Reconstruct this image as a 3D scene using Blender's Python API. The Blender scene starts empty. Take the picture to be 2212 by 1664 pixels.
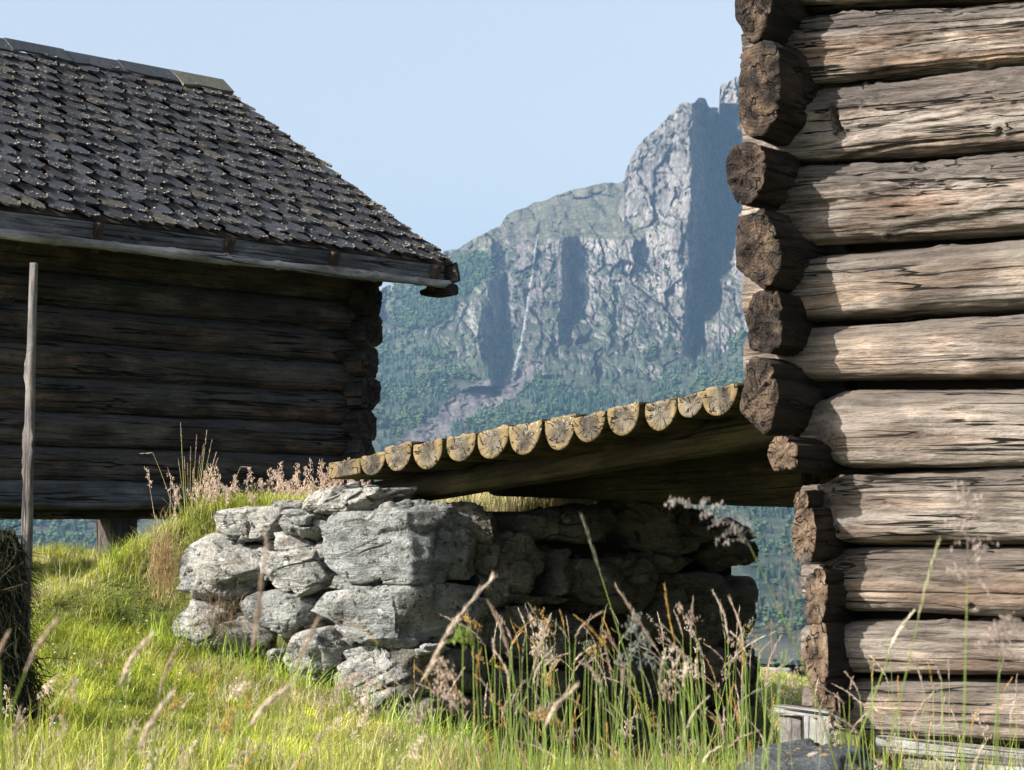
import bpy, math, random
import numpy as np
from mathutils import Vector, Matrix, Quaternion
R = math.radians
rng = np.random.default_rng(7); random.seed(7)
sc = bpy.context.scene
col = sc.collection
# ------------------------------------------------------------------ camera, sky, sun
FPX = 2315.0; W, H = 1024, 770; TILT = math.atan(138.0 / FPX)
cd = bpy.data.cameras.new('camera'); cam = bpy.data.objects.new('camera', cd); col.objects.link(cam)
cd.sensor_width = 36; cd.lens = FPX / W * 36; cd.clip_start = .1; cd.clip_end = 30000
cam.location = (0, 0, 0); cam.rotation_euler = (R(90) + TILT, 0, 0)
cd.dof.use_dof = True; cd.dof.focus_distance = 12.6; cd.dof.aperture_fstop = 13
sc.camera = cam
SUN_AZ, SUN_EL = 26.0, 32.0
S = Vector((-math.cos(R(SUN_AZ)) * math.cos(R(SUN_EL)), -math.sin(R(SUN_AZ)) * math.cos(R(SUN_EL)), math.sin(R(SUN_EL))))
wd = bpy.data.worlds.new("World"); sc.world = wd; wd.use_nodes = True
wn = wd.node_tree; sky = wn.nodes.new('ShaderNodeTexSky'); sky.sky_type = 'NISHITA'; sky.sun_disc = False
sky.sun_elevation = R(SUN_EL); sky.sun_rotation = math.atan2(S.x, S.y); sky.air_density = 1.0; sky.dust_density = 4.5; sky.ozone_density = 2.6
bgn = wn.nodes['Background']; hs = wn.nodes.new('ShaderNodeHueSaturation'); hs.inputs['Saturation'].default_value = .45; wn.links.new(sky.outputs[0], hs.inputs['Color']); wn.links.new(hs.outputs[0], bgn.inputs[0]); bgn.inputs[1].default_value = .098
ld = bpy.data.lights.new('sun', 'SUN'); ld.energy = 5.0; ld.angle = R(.53); ld.color = (1, .95, .88)
lo = bpy.data.objects.new('sun', ld); col.objects.link(lo); lo.rotation_euler = (-S).to_track_quat('-Z', 'Y').to_euler()
vs = sc.view_settings; vs.view_transform = 'Standard'; vs.look = 'None'; vs.gamma = 1; vs.exposure = 1.3
sc.cycles.volume_bounces = 1; sc.cycles.max_bounces = 5; sc.cycles.diffuse_bounces = 2; sc.cycles.transparent_max_bounces = 6

# ------------------------------------------------------------------ helpers
def ray(px, py):
    x = (px - 512) / FPX; y = (385 - py) / FPX
    ct, st = math.cos(TILT), math.sin(TILT)
    return np.array([x + 0 * y, ct - y * st, st + y * ct], dtype=float) if np.isscalar(px) else np.stack([x, ct - y * st, st + y * ct], -1)
def at(px, py, Y):
    d = ray(px, py); return d * (Y / d[1])
def b(x, y, Y):                       # the same with the coordinates of a 2212 px wide view of the photograph
    return at(x / 2.16016, y / 2.16016, Y)
def zof(y, Y): return b(1106, y, Y)[2]
def hsh(i, j, k, s):
    h = (i * 374761393 + j * 668265263 + k * 2147483647 + s * 1274126177) & 0xffffffff
    h = ((h ^ (h >> 13)) * 1274126177) & 0xffffffff
    h = ((h ^ (h >> 15)) * 2246822519) & 0xffffffff
    return ((h ^ (h >> 16)) & 0xffffff) / 8388608.0 - 1.0
def noise(p, s=0):                    # value noise -1..1, p (...,3)
    p = np.asarray(p, float); f = np.floor(p); t = p - f; t = t * t * (3 - 2 * t); i = f.astype(np.int64)
    x, y, z = i[..., 0], i[..., 1], i[..., 2]; u, v, w = t[..., 0], t[..., 1], t[..., 2]
    L = lambda a, c, k: a + (c - a) * k
    g = lambda a, c, d: hsh(x + a, y + c, z + d, s)
    return L(L(L(g(0,0,0), g(1,0,0), u), L(g(0,1,0), g(1,1,0), u), v), L(L(g(0,0,1), g(1,0,1), u), L(g(0,1,1), g(1,1,1), u), v), w)
def fbm(p, s=0, o=4, g=.5):
    r = 0; a = 1; t = 0
    for k in range(o):
        r = r + a * noise(p * 2.03 ** k + k * 17.3, s + k); t += a; a *= g
    return r / t
def ridged(p, s=0, o=4, g=.5):
    r = 0; a = 1; t = 0
    for k in range(o):
        r = r + a * (1 - 2 * np.abs(noise(p * 2.03 ** k + k * 9.1, s + k))); t += a; a *= g
    return r / t
def worley(u, v, s=0):               # 2-D cells: random value, two tilts, distance to the cell point and to the border
    iu, iv = np.floor(u).astype(np.int64), np.floor(v).astype(np.int64); best = np.full(u.shape, 9.); sec = best.copy(); val = np.zeros(u.shape); a = val.copy(); c = val.copy()
    for du in (-1, 0, 1):
        for dv in (-1, 0, 1):
            ci, cj = iu + du, iv + dv; pu = ci + .5 + .45 * hsh(ci, cj, 1, s); pv = cj + .5 + .45 * hsh(ci, cj, 2, s); d = np.hypot(u - pu, v - pv); k = d < best
            sec = np.where(k, best, np.minimum(sec, d)); best = np.where(k, d, best); val = np.where(k, hsh(ci, cj, 3, s), val); a = np.where(k, hsh(ci, cj, 4, s) * (u - pu), a); c = np.where(k, hsh(ci, cj, 5, s) * (v - pv), c)
    return val, a, c, sec - best
def smooth(a, c, x):
    t = np.clip((x - a) / (c - a), 0, 1); return t * t * (3 - 2 * t)
def mk(name, V, F, mats, mi=None, colr=None, parent=None, smoothf=True, M=None):
    """V (n,3); F list of index arrays (m,3)/(m,4); one mesh object"""
    V = np.asarray(V, np.float32); F = [np.asarray(f, np.int32) for f in (F if isinstance(F, list) else [F]) if len(f)]
    me = bpy.data.meshes.new(name); me.vertices.add(len(V)); me.vertices.foreach_set('co', V.ravel())
    cnt = np.concatenate([np.full(len(f), f.shape[1], np.int32) for f in F]); idx = np.concatenate([f.ravel() for f in F])
    st = np.concatenate([[0], np.cumsum(cnt)[:-1]]).astype(np.int32)
    me.loops.add(len(idx)); me.loops.foreach_set('vertex_index', idx)
    me.polygons.add(len(cnt)); me.polygons.foreach_set('loop_start', st); me.polygons.foreach_set('loop_total', cnt)
    if mi is not None: me.polygons.foreach_set('material_index', np.asarray(mi, np.int32))
    me.update(calc_edges=True); me.validate()
    me.polygons.foreach_set('use_smooth', np.full(len(me.polygons), smoothf, bool))
    if colr is not None and len(me.vertices) == len(colr):
        a = me.color_attributes.new('col', 'FLOAT_COLOR', 'POINT')
        c = np.ones((len(V), 4), np.float32); c[:, :3] = colr; a.data.foreach_set('color', c.ravel())
    for m in (mats if isinstance(mats, (list, tuple)) else [mats]): me.materials.append(m)
    o = bpy.data.objects.new(name, me); col.objects.link(o)
    if M is not None: o.matrix_world = M
    if parent is not None:
        o.parent = parent
        if parent.type == 'EMPTY': o.matrix_parent_inverse = Matrix.Translation(-Vector(parent.location))
    return o
def thing(name, loc, label, cat, group=None):
    o = bpy.data.objects.new(name, None); col.objects.link(o); o.location = loc; o.empty_display_size = .2
    o['label'] = label; o['category'] = cat
    if group: o['group'] = group
    return o
def tag(o, label=None, cat=None, group=None, kind=None):
    for k, v in (('label', label), ('category', cat), ('group', group), ('kind', kind)):
        if v: o[k] = v
    return o
class Acc:
    def __init__(s): s.V = []; s.F = {3: [], 4: []}; s.C = []; s.n = 0
    def add(s, V, F, c=None):
        V = np.asarray(V, float).reshape(-1, 3); F = np.asarray(F); s.V.append(V); s.F[F.shape[1]].append(F + s.n)
        s.C.append(np.broadcast_to(np.asarray(c if c is not None else (1, 1, 1), float), (len(V), 3))); s.n += len(V)
    def multi(s, V, Fs, c=None):
        V = np.asarray(V, float).reshape(-1, 3)
        for F in Fs: F = np.asarray(F); s.F[F.shape[1]].append(F + s.n)
        s.V.append(V); s.C.append(np.broadcast_to(np.asarray(c if c is not None else (1, 1, 1), float), (len(V), 3))); s.n += len(V)
    def build(s, name, mat, parent=None, smoothf=False):
        F = [np.concatenate(f) for f in s.F.values() if f]
        return mk(name, np.concatenate(s.V), F, mat, colr=np.concatenate(s.C), parent=parent, smoothf=smoothf)
def frame(o, x, z=(0, 0, 1)):
    x = Vector(x).normalized(); z = Vector(z); y = z.cross(x).normalized(); z = x.cross(y)
    M = Matrix((x, y, z)).transposed().to_4x4(); M.translation = Vector(o); return M
def tube(acc, pts, r, sides=5, c=None, cap=True):
    pts = np.asarray(pts, float); n = len(pts); r = np.broadcast_to(np.asarray(r, float), (n,))
    t = np.gradient(pts, axis=0); t /= np.linalg.norm(t, axis=1)[:, None] + 1e-9
    up = np.array([0, 0, 1.]) if abs(t[:, 2]).max() < .9 else np.array([.9, .3, .1])
    a = np.cross(t, up); a /= np.linalg.norm(a, axis=1)[:, None] + 1e-9; d = np.cross(t, a)
    th = np.arange(sides) / sides * 2 * np.pi
    V = pts[:, None] + r[:, None, None] * (a[:, None] * np.cos(th)[None, :, None] + d[:, None] * np.sin(th)[None, :, None])
    i = np.arange(n - 1)[:, None] * sides; j = np.arange(sides)[None]; k = (j + 1) % sides
    F = np.stack([i + j, i + k, i + sides + k, i + sides + j], -1).reshape(-1, 4)
    acc.add(V, F, c)
    if cap:
        for s0, e in ((0, 0), (1, n - 1)):
            V2 = np.concatenate([V[e], pts[e][None]]); F2 = np.stack([np.arange(sides), (np.arange(sides) + 1) % sides, np.full(sides, sides)], -1)
            acc.add(V2, F2, c)
def box(acc, M, sx, sy, sz, c=None, jit=0):
    p = np.array([[x, y, z] for x in (0, 1) for y in (0, 1) for z in (0, 1)], float) * np.array([sx, sy, sz])
    if jit: p += rng.uniform(-jit, jit, p.shape)
    M = np.array(M); p = p @ M[:3, :3].T + M[:3, 3]
    acc.add(p, [[0, 1, 3, 2], [4, 6, 7, 5], [0, 4, 5, 1], [2, 3, 7, 6], [0, 2, 6, 4], [1, 5, 7, 3]], c)

# ------------------------------------------------------------------ materials
def mat(name):
    m = bpy.data.materials.new(name); m.use_nodes = True; nt = m.node_tree
    bs = nt.nodes['Principled BSDF']; bs.inputs['Specular IOR Level'].default_value = .25
    return m, nt, bs
class G:
    def __init__(s, nt): s.nt = nt; s.tc = nt.nodes.new('ShaderNodeTexCoord')
    def link(s, a, i): s.nt.links.new(a, i)
    def vec(s, sc_=(1, 1, 1), src='Object', rnd=True):
        mp = s.nt.nodes.new('ShaderNodeMapping'); mp.inputs['Scale'].default_value = sc_
        v = s.tc.outputs[src]
        if rnd:
            oi = s.nt.nodes.new('ShaderNodeObjectInfo'); mu = s.nt.nodes.new('ShaderNodeVectorMath'); mu.operation = 'MULTIPLY_ADD'
            s.link(oi.outputs['Random'], mu.inputs[0]); mu.inputs[1].default_value = (37, 91, 53); s.link(v, mu.inputs[2]); v = mu.outputs[0]
        s.link(v, mp.inputs['Vector']); return mp.outputs[0]
    def noise(s, vec, scale, detail=5, rough=.6, dist=0):
        n = s.nt.nodes.new('ShaderNodeTexNoise'); n.inputs['Scale'].default_value = scale; n.inputs['Detail'].default_value = detail
        n.inputs['Roughness'].default_value = rough; n.inputs['Distortion'].default_value = dist; s.link(vec, n.inputs['Vector']); return n.outputs['Fac']
    def voro(s, vec, scale, feat='F1', rnd=1):
        n = s.nt.nodes.new('ShaderNodeTexVoronoi'); n.feature = feat; n.inputs['Scale'].default_value = scale; n.inputs['Randomness'].default_value = rnd
        s.link(vec, n.inputs['Vector']); return n.outputs['Distance']
    def ramp(s, fac, stops, interp='LINEAR'):
        r = s.nt.nodes.new('ShaderNodeValToRGB'); e = r.color_ramp.elements; r.color_ramp.interpolation = interp
        while len(e) < len(stops): e.new(.5)
        for k, (p, c) in enumerate(stops):
            e[k].position = p; e[k].color = (c, c, c, 1) if not isinstance(c, tuple) else (*c, 1)
        s.link(fac, r.inputs[0]); return r.outputs[0]
    def mix(s, fac, a, c, mode='MIX'):
        m = s.nt.nodes.new('ShaderNodeMix'); m.data_type = 'RGBA'; m.blend_type = mode
        for v, i in ((fac, 0), (a, 6), (c, 7)):
            if isinstance(v, (int, float)): m.inputs[i].default_value = v if i == 0 else (v, v, v, 1)
            elif isinstance(v, tuple): m.inputs[i].default_value = (*v, 1)
            else: s.link(v, m.inputs[i])
        return m.outputs[2]
    def math(s, op, a, c=0, cl=False):
        m = s.nt.nodes.new('ShaderNodeMath'); m.operation = op; m.use_clamp = cl
        for v, i in ((a, 0), (c, 1)):
            if isinstance(v, (int, float)): m.inputs[i].default_value = v
            else: s.link(v, m.inputs[i])
        return m.outputs[0]
    def bump(s, h, bs, strength=.5, dist=.01):
        n = s.nt.nodes.new('ShaderNodeBump'); n.inputs['Strength'].default_value = strength; n.inputs['Distance'].default_value = dist
        s.link(h, n.inputs['Height']); s.link(n.outputs[0], bs.inputs['Normal'])
    def sep(s, src='Object'):
        n = s.nt.nodes.new('ShaderNodeSeparateXYZ'); s.link(s.tc.outputs[src], n.inputs[0]); return n.outputs
    def attr(s, name='col'):
        n = s.nt.nodes.new('ShaderNodeAttribute'); n.attribute_name = name; return n.outputs['Color']

def wood(name, light, mid, dark, orange=None, oamt=.5, grain=1.0, top=None, lichen=None):
    m, nt, bs = mat(name); g = G(nt); bs.inputs['Roughness'].default_value = .82
    v = g.vec((2.0 * grain, 26 * grain, 26 * grain)); iso = g.noise(g.vec((4, 9, 9)), 7, 6, .75); v2 = g.vec((.6, 6, 6)); v3 = g.vec((1.6, 3.5, 3.5))
    f = g.noise(v, 2.1, 9, .72, .3); f2 = g.noise(v2, 1.5, 4, .55); f3 = g.noise(v3, 1.3, 3, .5)
    fm = g.noise(g.vec((.8, 3.2, 3.2)), 2.2, 5, .6, .6); f = g.math('ADD', g.math('MULTIPLY', f, .60), g.math('ADD', g.math('MULTIPLY', fm, .20), g.math('MULTIPLY', iso, .20)))
    c = g.ramp(f, [(.33, dark), (.425, mid), (.53, light), (.66, tuple(min(1, x * 1.3) for x in light))])
    if orange:
        c = g.mix(g.math('MULTIPLY', g.ramp(f2, [(.47, 0.), (.62, 1.)]), oamt), c, g.mix(1., c, orange, 'MULTIPLY'))
    c = g.mix(g.ramp(f3, [(.40, .85), (.56, 0.)]), c, g.mix(1., c, (.42, .38, .36), 'MULTIPLY')); c = g.mix(g.ramp(g.noise(v3, 2.6, 3, .6), [(.56, 0.), (.68, .8)]), c, g.mix(1., c, (1.6, 1.5, 1.42), 'MULTIPLY'))
    if top:                                                   # rough grey weathering on the upper side of the log
        z = g.sep()[2]; k = g.math('ADD', g.math('MULTIPLY', z, 1 / top[0]), g.math('MULTIPLY', f2, 1.2))
        kk = g.ramp(k, [(.75, 0.), (1.15, 1.)]); c = g.mix(g.math('MULTIPLY', kk, top[2]), c, g.ramp(f, [(.36, tuple(x * .25 for x in top[1])), (.5, top[1]), (.68, tuple(x * 1.7 for x in top[1]))]))
    vc = g.vec((.28, 12, 12)); cr = g.noise(vc, 1.1, 3, .55, .1); cz = g.ramp(g.noise(g.vec((.7, 2, 2)), 1.7, 2), [(.36, 0.), (.48, 1.)])
    crack = g.math('SUBTRACT', 1, g.math('MULTIPLY', cz, g.math('SUBTRACT', 1, g.ramp(g.math('ABSOLUTE', g.math('SUBTRACT', cr, .5)), [(.0, 0.), (.007, 0.), (.018, 1.)]))))
    c = g.mix(g.math('SUBTRACT', 1, crack), c, tuple(x * .25 for x in dark))
    if lichen:
        ln = g.noise(g.vec((1, 1, 1)), 26, 4, .7); lz = g.noise(g.vec((1, 1, 1)), 4, 2)
        c = g.mix(g.math('MULTIPLY', g.ramp(ln, [(.56, 0.), (.62, 1.)]), g.ramp(lz, [(.45, 0.), (.6, .8)])), c, lichen)
    g.link(c, bs.inputs['Base Color']); h = g.math('ADD', g.math('MULTIPLY', crack, .6), g.math('ADD', g.math('MULTIPLY', f, 1.3), g.math('MULTIPLY', iso, .5)))
    g.bump(h, bs, 1., .022); return m
def endgrain(name, light, mid, dark, rim=None, rr=.09, lichen=None, ringf=75, ringa=.018):
    """rings and radial splits round the log's own axis (local X)"""
    m, nt, bs = mat(name); g = G(nt); bs.inputs['Roughness'].default_value = .9
    s = g.sep(); y, z = s[1], s[2]; n = g.noise(g.vec((1, 1, 1)), 14, 5, .6); big = g.noise(g.vec((1, 1, 1)), 5, 3, .5)
    rad = g.math('SQRT', g.math('ADD', g.math('MULTIPLY', y, y), g.math('MULTIPLY', z, z)))
    rr_ = g.math('ADD', rad, g.math('MULTIPLY', big, .035))
    ring = g.math('SINE', g.math('MULTIPLY', rr_, ringf * 6.28))
    ang = g.math('ARCTAN2', y, z); oi = nt.nodes.new('ShaderNodeObjectInfo')
    cb = nt.nodes.new('ShaderNodeCombineXYZ'); g.link(g.math('ADD', g.math('MULTIPLY', ang, .9), g.math('MULTIPLY', big, .5)), cb.inputs[0]); g.link(g.math('MULTIPLY', oi.outputs['Random'], 77), cb.inputs[1]); g.link(g.math('MULTIPLY', rad, 6), cb.inputs[2])
    rs = nt.nodes.new('ShaderNodeTexNoise'); rs.inputs['Scale'].default_value = 1.6; rs.inputs['Detail'].default_value = 2; g.link(cb.outputs[0], rs.inputs['Vector'])
    crack = g.ramp(g.math('ABSOLUTE', g.math('SUBTRACT', rs.outputs[0], .5)), [(0., 0.), (.005, 0.), (.02, 1.)])
    f = g.math('ADD', g.math('MULTIPLY', ring, ringa), g.math('ADD', g.math('MULTIPLY', n, .65), g.math('MULTIPLY', big, .35)))
    c = g.ramp(f, [(.36, dark), (.5, mid), (.66, light)])
    if rim:
        c = g.mix(g.ramp(g.math('ADD', rad, g.math('MULTIPLY', g.math('SUBTRACT', n, .5), .03)), [(rr * .55, 0.), (rr * .8, .85)]), c, g.mix(.8, rim, g.ramp(n, [(.3, .5), (.7, 1.2)]), 'MULTIPLY'))
    c = g.mix(g.math('SUBTRACT', 1, crack), c, tuple(x * .2 for x in dark))
    if lichen:
        ln = g.noise(g.vec((1, 1, 1)), 62, 4, .7)
        up = g.math('ADD', g.math('MULTIPLY', z, 2.2), g.math('MULTIPLY', big, .75))
        c = g.mix(g.math('MULTIPLY', g.ramp(ln, [(.58, 0.), (.64, 1.)]), g.ramp(up, [(.43, 0.), (.55, .8)])), c, lichen)
    g.link(c, bs.inputs['Base Color']); g.bump(g.math('ADD', g.math('MULTIPLY', crack, .6), g.math('MULTIPLY', g.noise(g.vec((1, 1, 1)), 45, 5, .75), 1.6)), bs, 1., .014); return m

M_cabin = wood('weathered_log', (.285, .245, .21), (.105, .085, .071), (.012, .009, .008), (1.2, .9, .68), .6, 1, (.16, (.095, .082, .073), .85))
M_cabin2 = wood('weathered_log_pale', (.285, .245, .205), (.135, .11, .092), (.02, .015, .011), (1.18, .92, .72), .5, .8, (.2, (.105, .088, .074), .8))
M_cabend = endgrain('dark_end_grain', (.15, .10, .065), (.045, .032, .024), (.008, .006, .005), ringa=.03)
M_cabend2 = endgrain('brown_end_grain', (.26, .19, .13), (.15, .10, .065), (.03, .02, .014))
M_cabside = wood('shaded_log_side', (.042, .03, .021), (.02, .0145, .011), (.012, .009, .006), (1.1, .8, .6), .5)  # darkened copy of the log wood, shade on the sides painted into the colour
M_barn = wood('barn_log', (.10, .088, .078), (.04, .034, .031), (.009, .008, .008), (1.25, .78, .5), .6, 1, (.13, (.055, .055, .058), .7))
M_barnend = endgrain('barn_end_grain', (.07, .058, .05), (.035, .028, .024), (.015, .012, .01))
M_sill = wood('barn_sill', (.12, .13, .145), (.07, .075, .08), (.03, .03, .032), None, 0, .8)
M_fascia = wood('fascia_board', (.15, .155, .165), (.075, .078, .085), (.02, .02, .022), None, 0, .9)
M_birch = wood('birch_pole', (.36, .36, .35), (.22, .215, .21), (.08, .07, .06), (1, .9, .8), .3, .6)
M_deck = wood('deck_half_log', (.085, .066, .03), (.04, .031, .014), (.02, .016, .008), (.9, 1.0, .4), .5)
M_beam = wood('deck_beam', (.085, .066, .036), (.042, .033, .017), (.012, .01, .005), (.9, 1., .45), .5)
M_deckend = endgrain('deck_end_grain', (.235, .20, .145), (.12, .10, .072), (.04, .033, .025), rim=(.25, .18, .082), rr=.085, ringa=.03, lichen=(.62, .63, .58), ringf=95)
M_white = wood('bleached_wood', (.38, .375, .36), (.25, .24, .225), (.08, .075, .07), None, 0, .7)
M_pole = wood('grey_pole', (.19, .175, .165), (.09, .08, .075), (.06, .05, .045), None, 0, 1.5)

def rockmat(name, base, dark, warm, lich=.5, orange=.3, seed=0, scale=1.):
    m, nt, bs = mat(name); g = G(nt); bs.inputs['Roughness'].default_value = .8
    v = g.vec((1, 1, 1)); vs_ = g.vec((1.5, 1.5, 7)); a = g.noise(v, 5 * scale, 6, .6); st = g.noise(vs_, 3 * scale, 6, .65, .6); fine = g.noise(v, 60 * scale, 4, .7)
    c = g.ramp(g.math('ADD', g.math('MULTIPLY', st, .6), g.math('MULTIPLY', a, .4)), [(.36, dark), (.5, base), (.62, tuple(x * 1.35 for x in base))])
    c = g.mix(g.ramp(g.noise(v, 2.2 * scale, 3), [(.5, 0.), (.68, .55)]), c, warm)
    l1 = g.ramp(g.noise(v, 32 * scale, 5, .75), [(.555, 0.), (.6, 1.)]); lz = g.ramp(g.noise(v, 3.4 * scale, 3, .6), [(.42, 0.), (.6, 1.)])
    c = g.mix(g.math('MULTIPLY', g.math('MULTIPLY', l1, lz), lich), c, (.55, .56, .52))
    l3 = g.ramp(g.voro(g.vec((1, 1, 1)), 11 * scale), [(.14, 1.), (.2, 0.)]); c = g.mix(g.math('MULTIPLY', g.math('MULTIPLY', l3, g.ramp(g.noise(v, 6 * scale, 2), [(.52, 0.), (.6, 1.)])), lich), c, (.6, .6, .56))
    l2 = g.ramp(g.noise(v, 45 * scale, 3, .7), [(.6, 0.), (.64, 1.)]); l2z = g.ramp(g.noise(v, 4.3 * scale, 2, .6), [(.53, 0.), (.6, 1.)])
    c = g.mix(g.math('MULTIPLY', g.math('MULTIPLY', l2, l2z), orange), c, (.5, .24, .05))
    bl = g.ramp(g.noise(v, 22 * scale, 5, .8), [(.38, .97), (.44, 0.)]); c = g.mix(bl, c, (.03, .028, .026))
    g.link(c, bs.inputs['Base Color']); g.bump(g.math('ADD', g.math('MULTIPLY', fine, .35), g.math('ADD', g.math('MULTIPLY', st, 1.), g.math('MULTIPLY', l1, .2))), bs, 1., .05); return m
M_rock1 = rockmat('lichen_rock', (.27, .265, .245), (.055, .073, .068), (.30, .27, .215), 1., .35)
M_rock2 = rockmat('slate_rock', (.205, .212, .205), (.06, .064, .062), (.22, .21, .18), .3, .5)
M_rock3 = rockmat('shaded_rock', (.115, .108, .088), (.04, .037, .03), (.125, .10, .07), .25, .2)  # rock darkened for the wall face turned from the sun, shade in its colour
M_boulder = rockmat('mossy_boulder', (.05, .055, .06), (.018, .02, .023), (.07, .06, .035), .35, .8)

def colmat(name, rough=.6, trans=.35, spec=.2, var=.0, sc_=8):
    m, nt, bs = mat(name); g = G(nt); bs.inputs['Roughness'].default_value = rough; bs.inputs['Specular IOR Level'].default_value = spec
    c = g.attr()
    if var: c = g.mix(var, c, g.ramp(g.noise(g.vec((1, 1, 1), rnd=False), sc_, 4), [(.3, .3), (.7, 1.)]), 'MULTIPLY')
    g.link(c, bs.inputs['Base Color'])
    if trans:
        tr = nt.nodes.new('ShaderNodeBsdfTranslucent'); g.link(c, tr.inputs[0]); mx = nt.nodes.new('ShaderNodeMixShader'); mx.inputs[0].default_value = trans
        g.link(bs.outputs[0], mx.inputs[1]); g.link(tr.outputs[0], mx.inputs[2]); g.link(mx.outputs[0], nt.nodes['Material Output'].inputs[0])
    return m
M_grass = colmat('grass_blade', .5, .4, .3)
M_straw = colmat('dry_straw', .7, .35, .15)
M_hay = colmat('hay', .8, .2, .1)
M_tree = colmat('forest_foliage', .8, 0, .05, .35, .05)

def slatemat():
    m, nt, bs = mat('slate'); g = G(nt); bs.inputs['Roughness'].default_value = .75; bs.inputs['Specular IOR Level'].default_value = .18
    c = g.attr(); v = g.vec((1, 1, 1), rnd=False)
    n = g.noise(v, 30, 6, .75); c = g.mix(.5, c, g.ramp(n, [(.3, .45), (.7, 1.5)]), 'MULTIPLY')
    lz = g.ramp(g.noise(v, 2.3, 4, .7), [(.47, 0.), (.62, 1.)]); l = g.ramp(g.noise(v, 42, 4, .75), [(.53, 0.), (.6, 1.)])
    c = g.mix(g.math('MULTIPLY', g.math('MULTIPLY', l, lz), .75), c, (.20, .19, .165))
    g.link(c, bs.inputs['Base Color']); g.bump(n, bs, .5, .006); return m
M_slate = slatemat()
M_crud = colmat('roof_lichen', .9, 0, .1)

def groundmat():
    m, nt, bs = mat('meadow_soil'); g = G(nt); bs.inputs['Roughness'].default_value = .95
    v = g.vec((1, 1, 1), rnd=False)
    c = g.ramp(g.noise(v, 1.3, 6, .65), [(.3, (.05, .075, .015)), (.5, (.12, .14, .03)), (.7, (.2, .17, .06))])
    c = g.mix(.6, c, g.ramp(g.noise(v, 40, 5, .7), [(.3, .25), (.7, 1.2)]), 'MULTIPLY'); g.link(c, bs.inputs['Base Color'])
    g.bump(g.noise(v, 30, 5, .7), bs, .8, .03); return m
M_ground = groundmat()
def mountmat():
    m, nt, bs = mat('mountain_rock'); g = G(nt); bs.inputs['Roughness'].default_value = .95; bs.inputs['Specular IOR Level'].default_value = .1
    a = g.attr(); v = g.vec((1, 1, .28), rnd=False); v2 = g.vec((1, 1, 1), rnd=False)
    c = g.mix(.75, a, g.ramp(g.noise(v, .045, 8, .75), [(.32, .25), (.5, .9), (.66, 1.6)]), 'MULTIPLY')
    c = g.mix(.5, c, g.ramp(g.noise(v2, .3, 4, .7), [(.3, .5), (.7, 1.4)]), 'MULTIPLY')
    g.link(c, bs.inputs['Base Color']); v3 = g.vec((1, 1, .22), rnd=False); g.bump(g.math('ADD', g.noise(v3, .12, 7, .78), g.math('MULTIPLY', g.noise(v2, .05, 5, .7), .8)), bs, 1., 14); return m
M_mount = mountmat()
def watermat():
    m, nt, bs = mat('falling_water'); g = G(nt); bs.inputs['Base Color'].default_value = (.8, .84, .88, 1); bs.inputs['Roughness'].default_value = .6
    g.link(g.ramp(g.noise(g.vec((.5, .5, .05), rnd=False), .5, 4, .7), [(.40, .0), (.68, .38)]), bs.inputs['Alpha']); return m
M_water = watermat()

# ------------------------------------------------------------------ ground
def ctl(x, y, Y): p = b(x, y, Y); return (p[0], p[1], p[2])
uL = np.array([.766, .643, 0]); nL = np.array([.643, -.766, 0])       # barn wall direction and outward normal
CW = b(880, 1130, 10.8)                                                # corner of the stone wall
dR = np.array([.857, -.515, 0]); nR = np.array([-.515, -.857, 0])      # cabin facade direction and outward normal
ctrl = [(0, 0, -1.25), (-3, 0, -1.2), (3, 0, -1.3), (0, 4, -1.12), (-2.5, 4, -1.0), (2.5, 4, -1.2), (0, -8, -1.6), (-9, 2, -.8), (9, 2, -1.6),
        ctl(0, 1196, 15.2), ctl(215, 1198, 15.2), (-4.5, 15.5, -.28), (-1.2, 16, -.35), (-3, 17.5, -.5), ctl(215, 1310, 12.6), ctl(50, 1450, 10.2), ctl(0, 1664, 8.2), ctl(400, 1660, 8.4), ctl(800, 1680, 8.6),
        ctl(365, 1385, 11.6), ctl(540, 1440, 11.3), ctl(860, 1585, 10.7), ctl(1200, 1700, 10.5), ctl(1500, 1680, 10.8), ctl(1700, 1700, 9.5), ctl(2212, 1750, 8.2), ctl(1300, 1790, 8.6),
        ctl(1640, 1600, 14.), ctl(1700, 1500, 20), ctl(1600, 1440, 30), ctl(1720, 1470, 30), (8, 20, -2.2), (8, 30, -3), (-8, 12, .2), (-9, 20, -.6), (-5, 22, -1.1), (0, 24, -1.7), (-10, 32, -2), (0, 34, -2.6)]
ctrl = np.array(ctrl)
def tps_fit(P):
    n = len(P); d = np.linalg.norm(P[:, None, :2] - P[None, :, :2], axis=2); K = np.where(d > 0, d * d * np.log(d + 1e-12), 0) + np.eye(n) * .3
    A = np.zeros((n + 3, n + 3)); A[:n, :n] = K; A[:n, n] = 1; A[:n, n + 1:] = P[:, :2]; A[n, :n] = 1; A[n + 1:, :n] = P[:, :2].T
    return np.linalg.solve(A, np.concatenate([P[:, 2], [0, 0, 0]]))
TW = tps_fit(ctrl)
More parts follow.
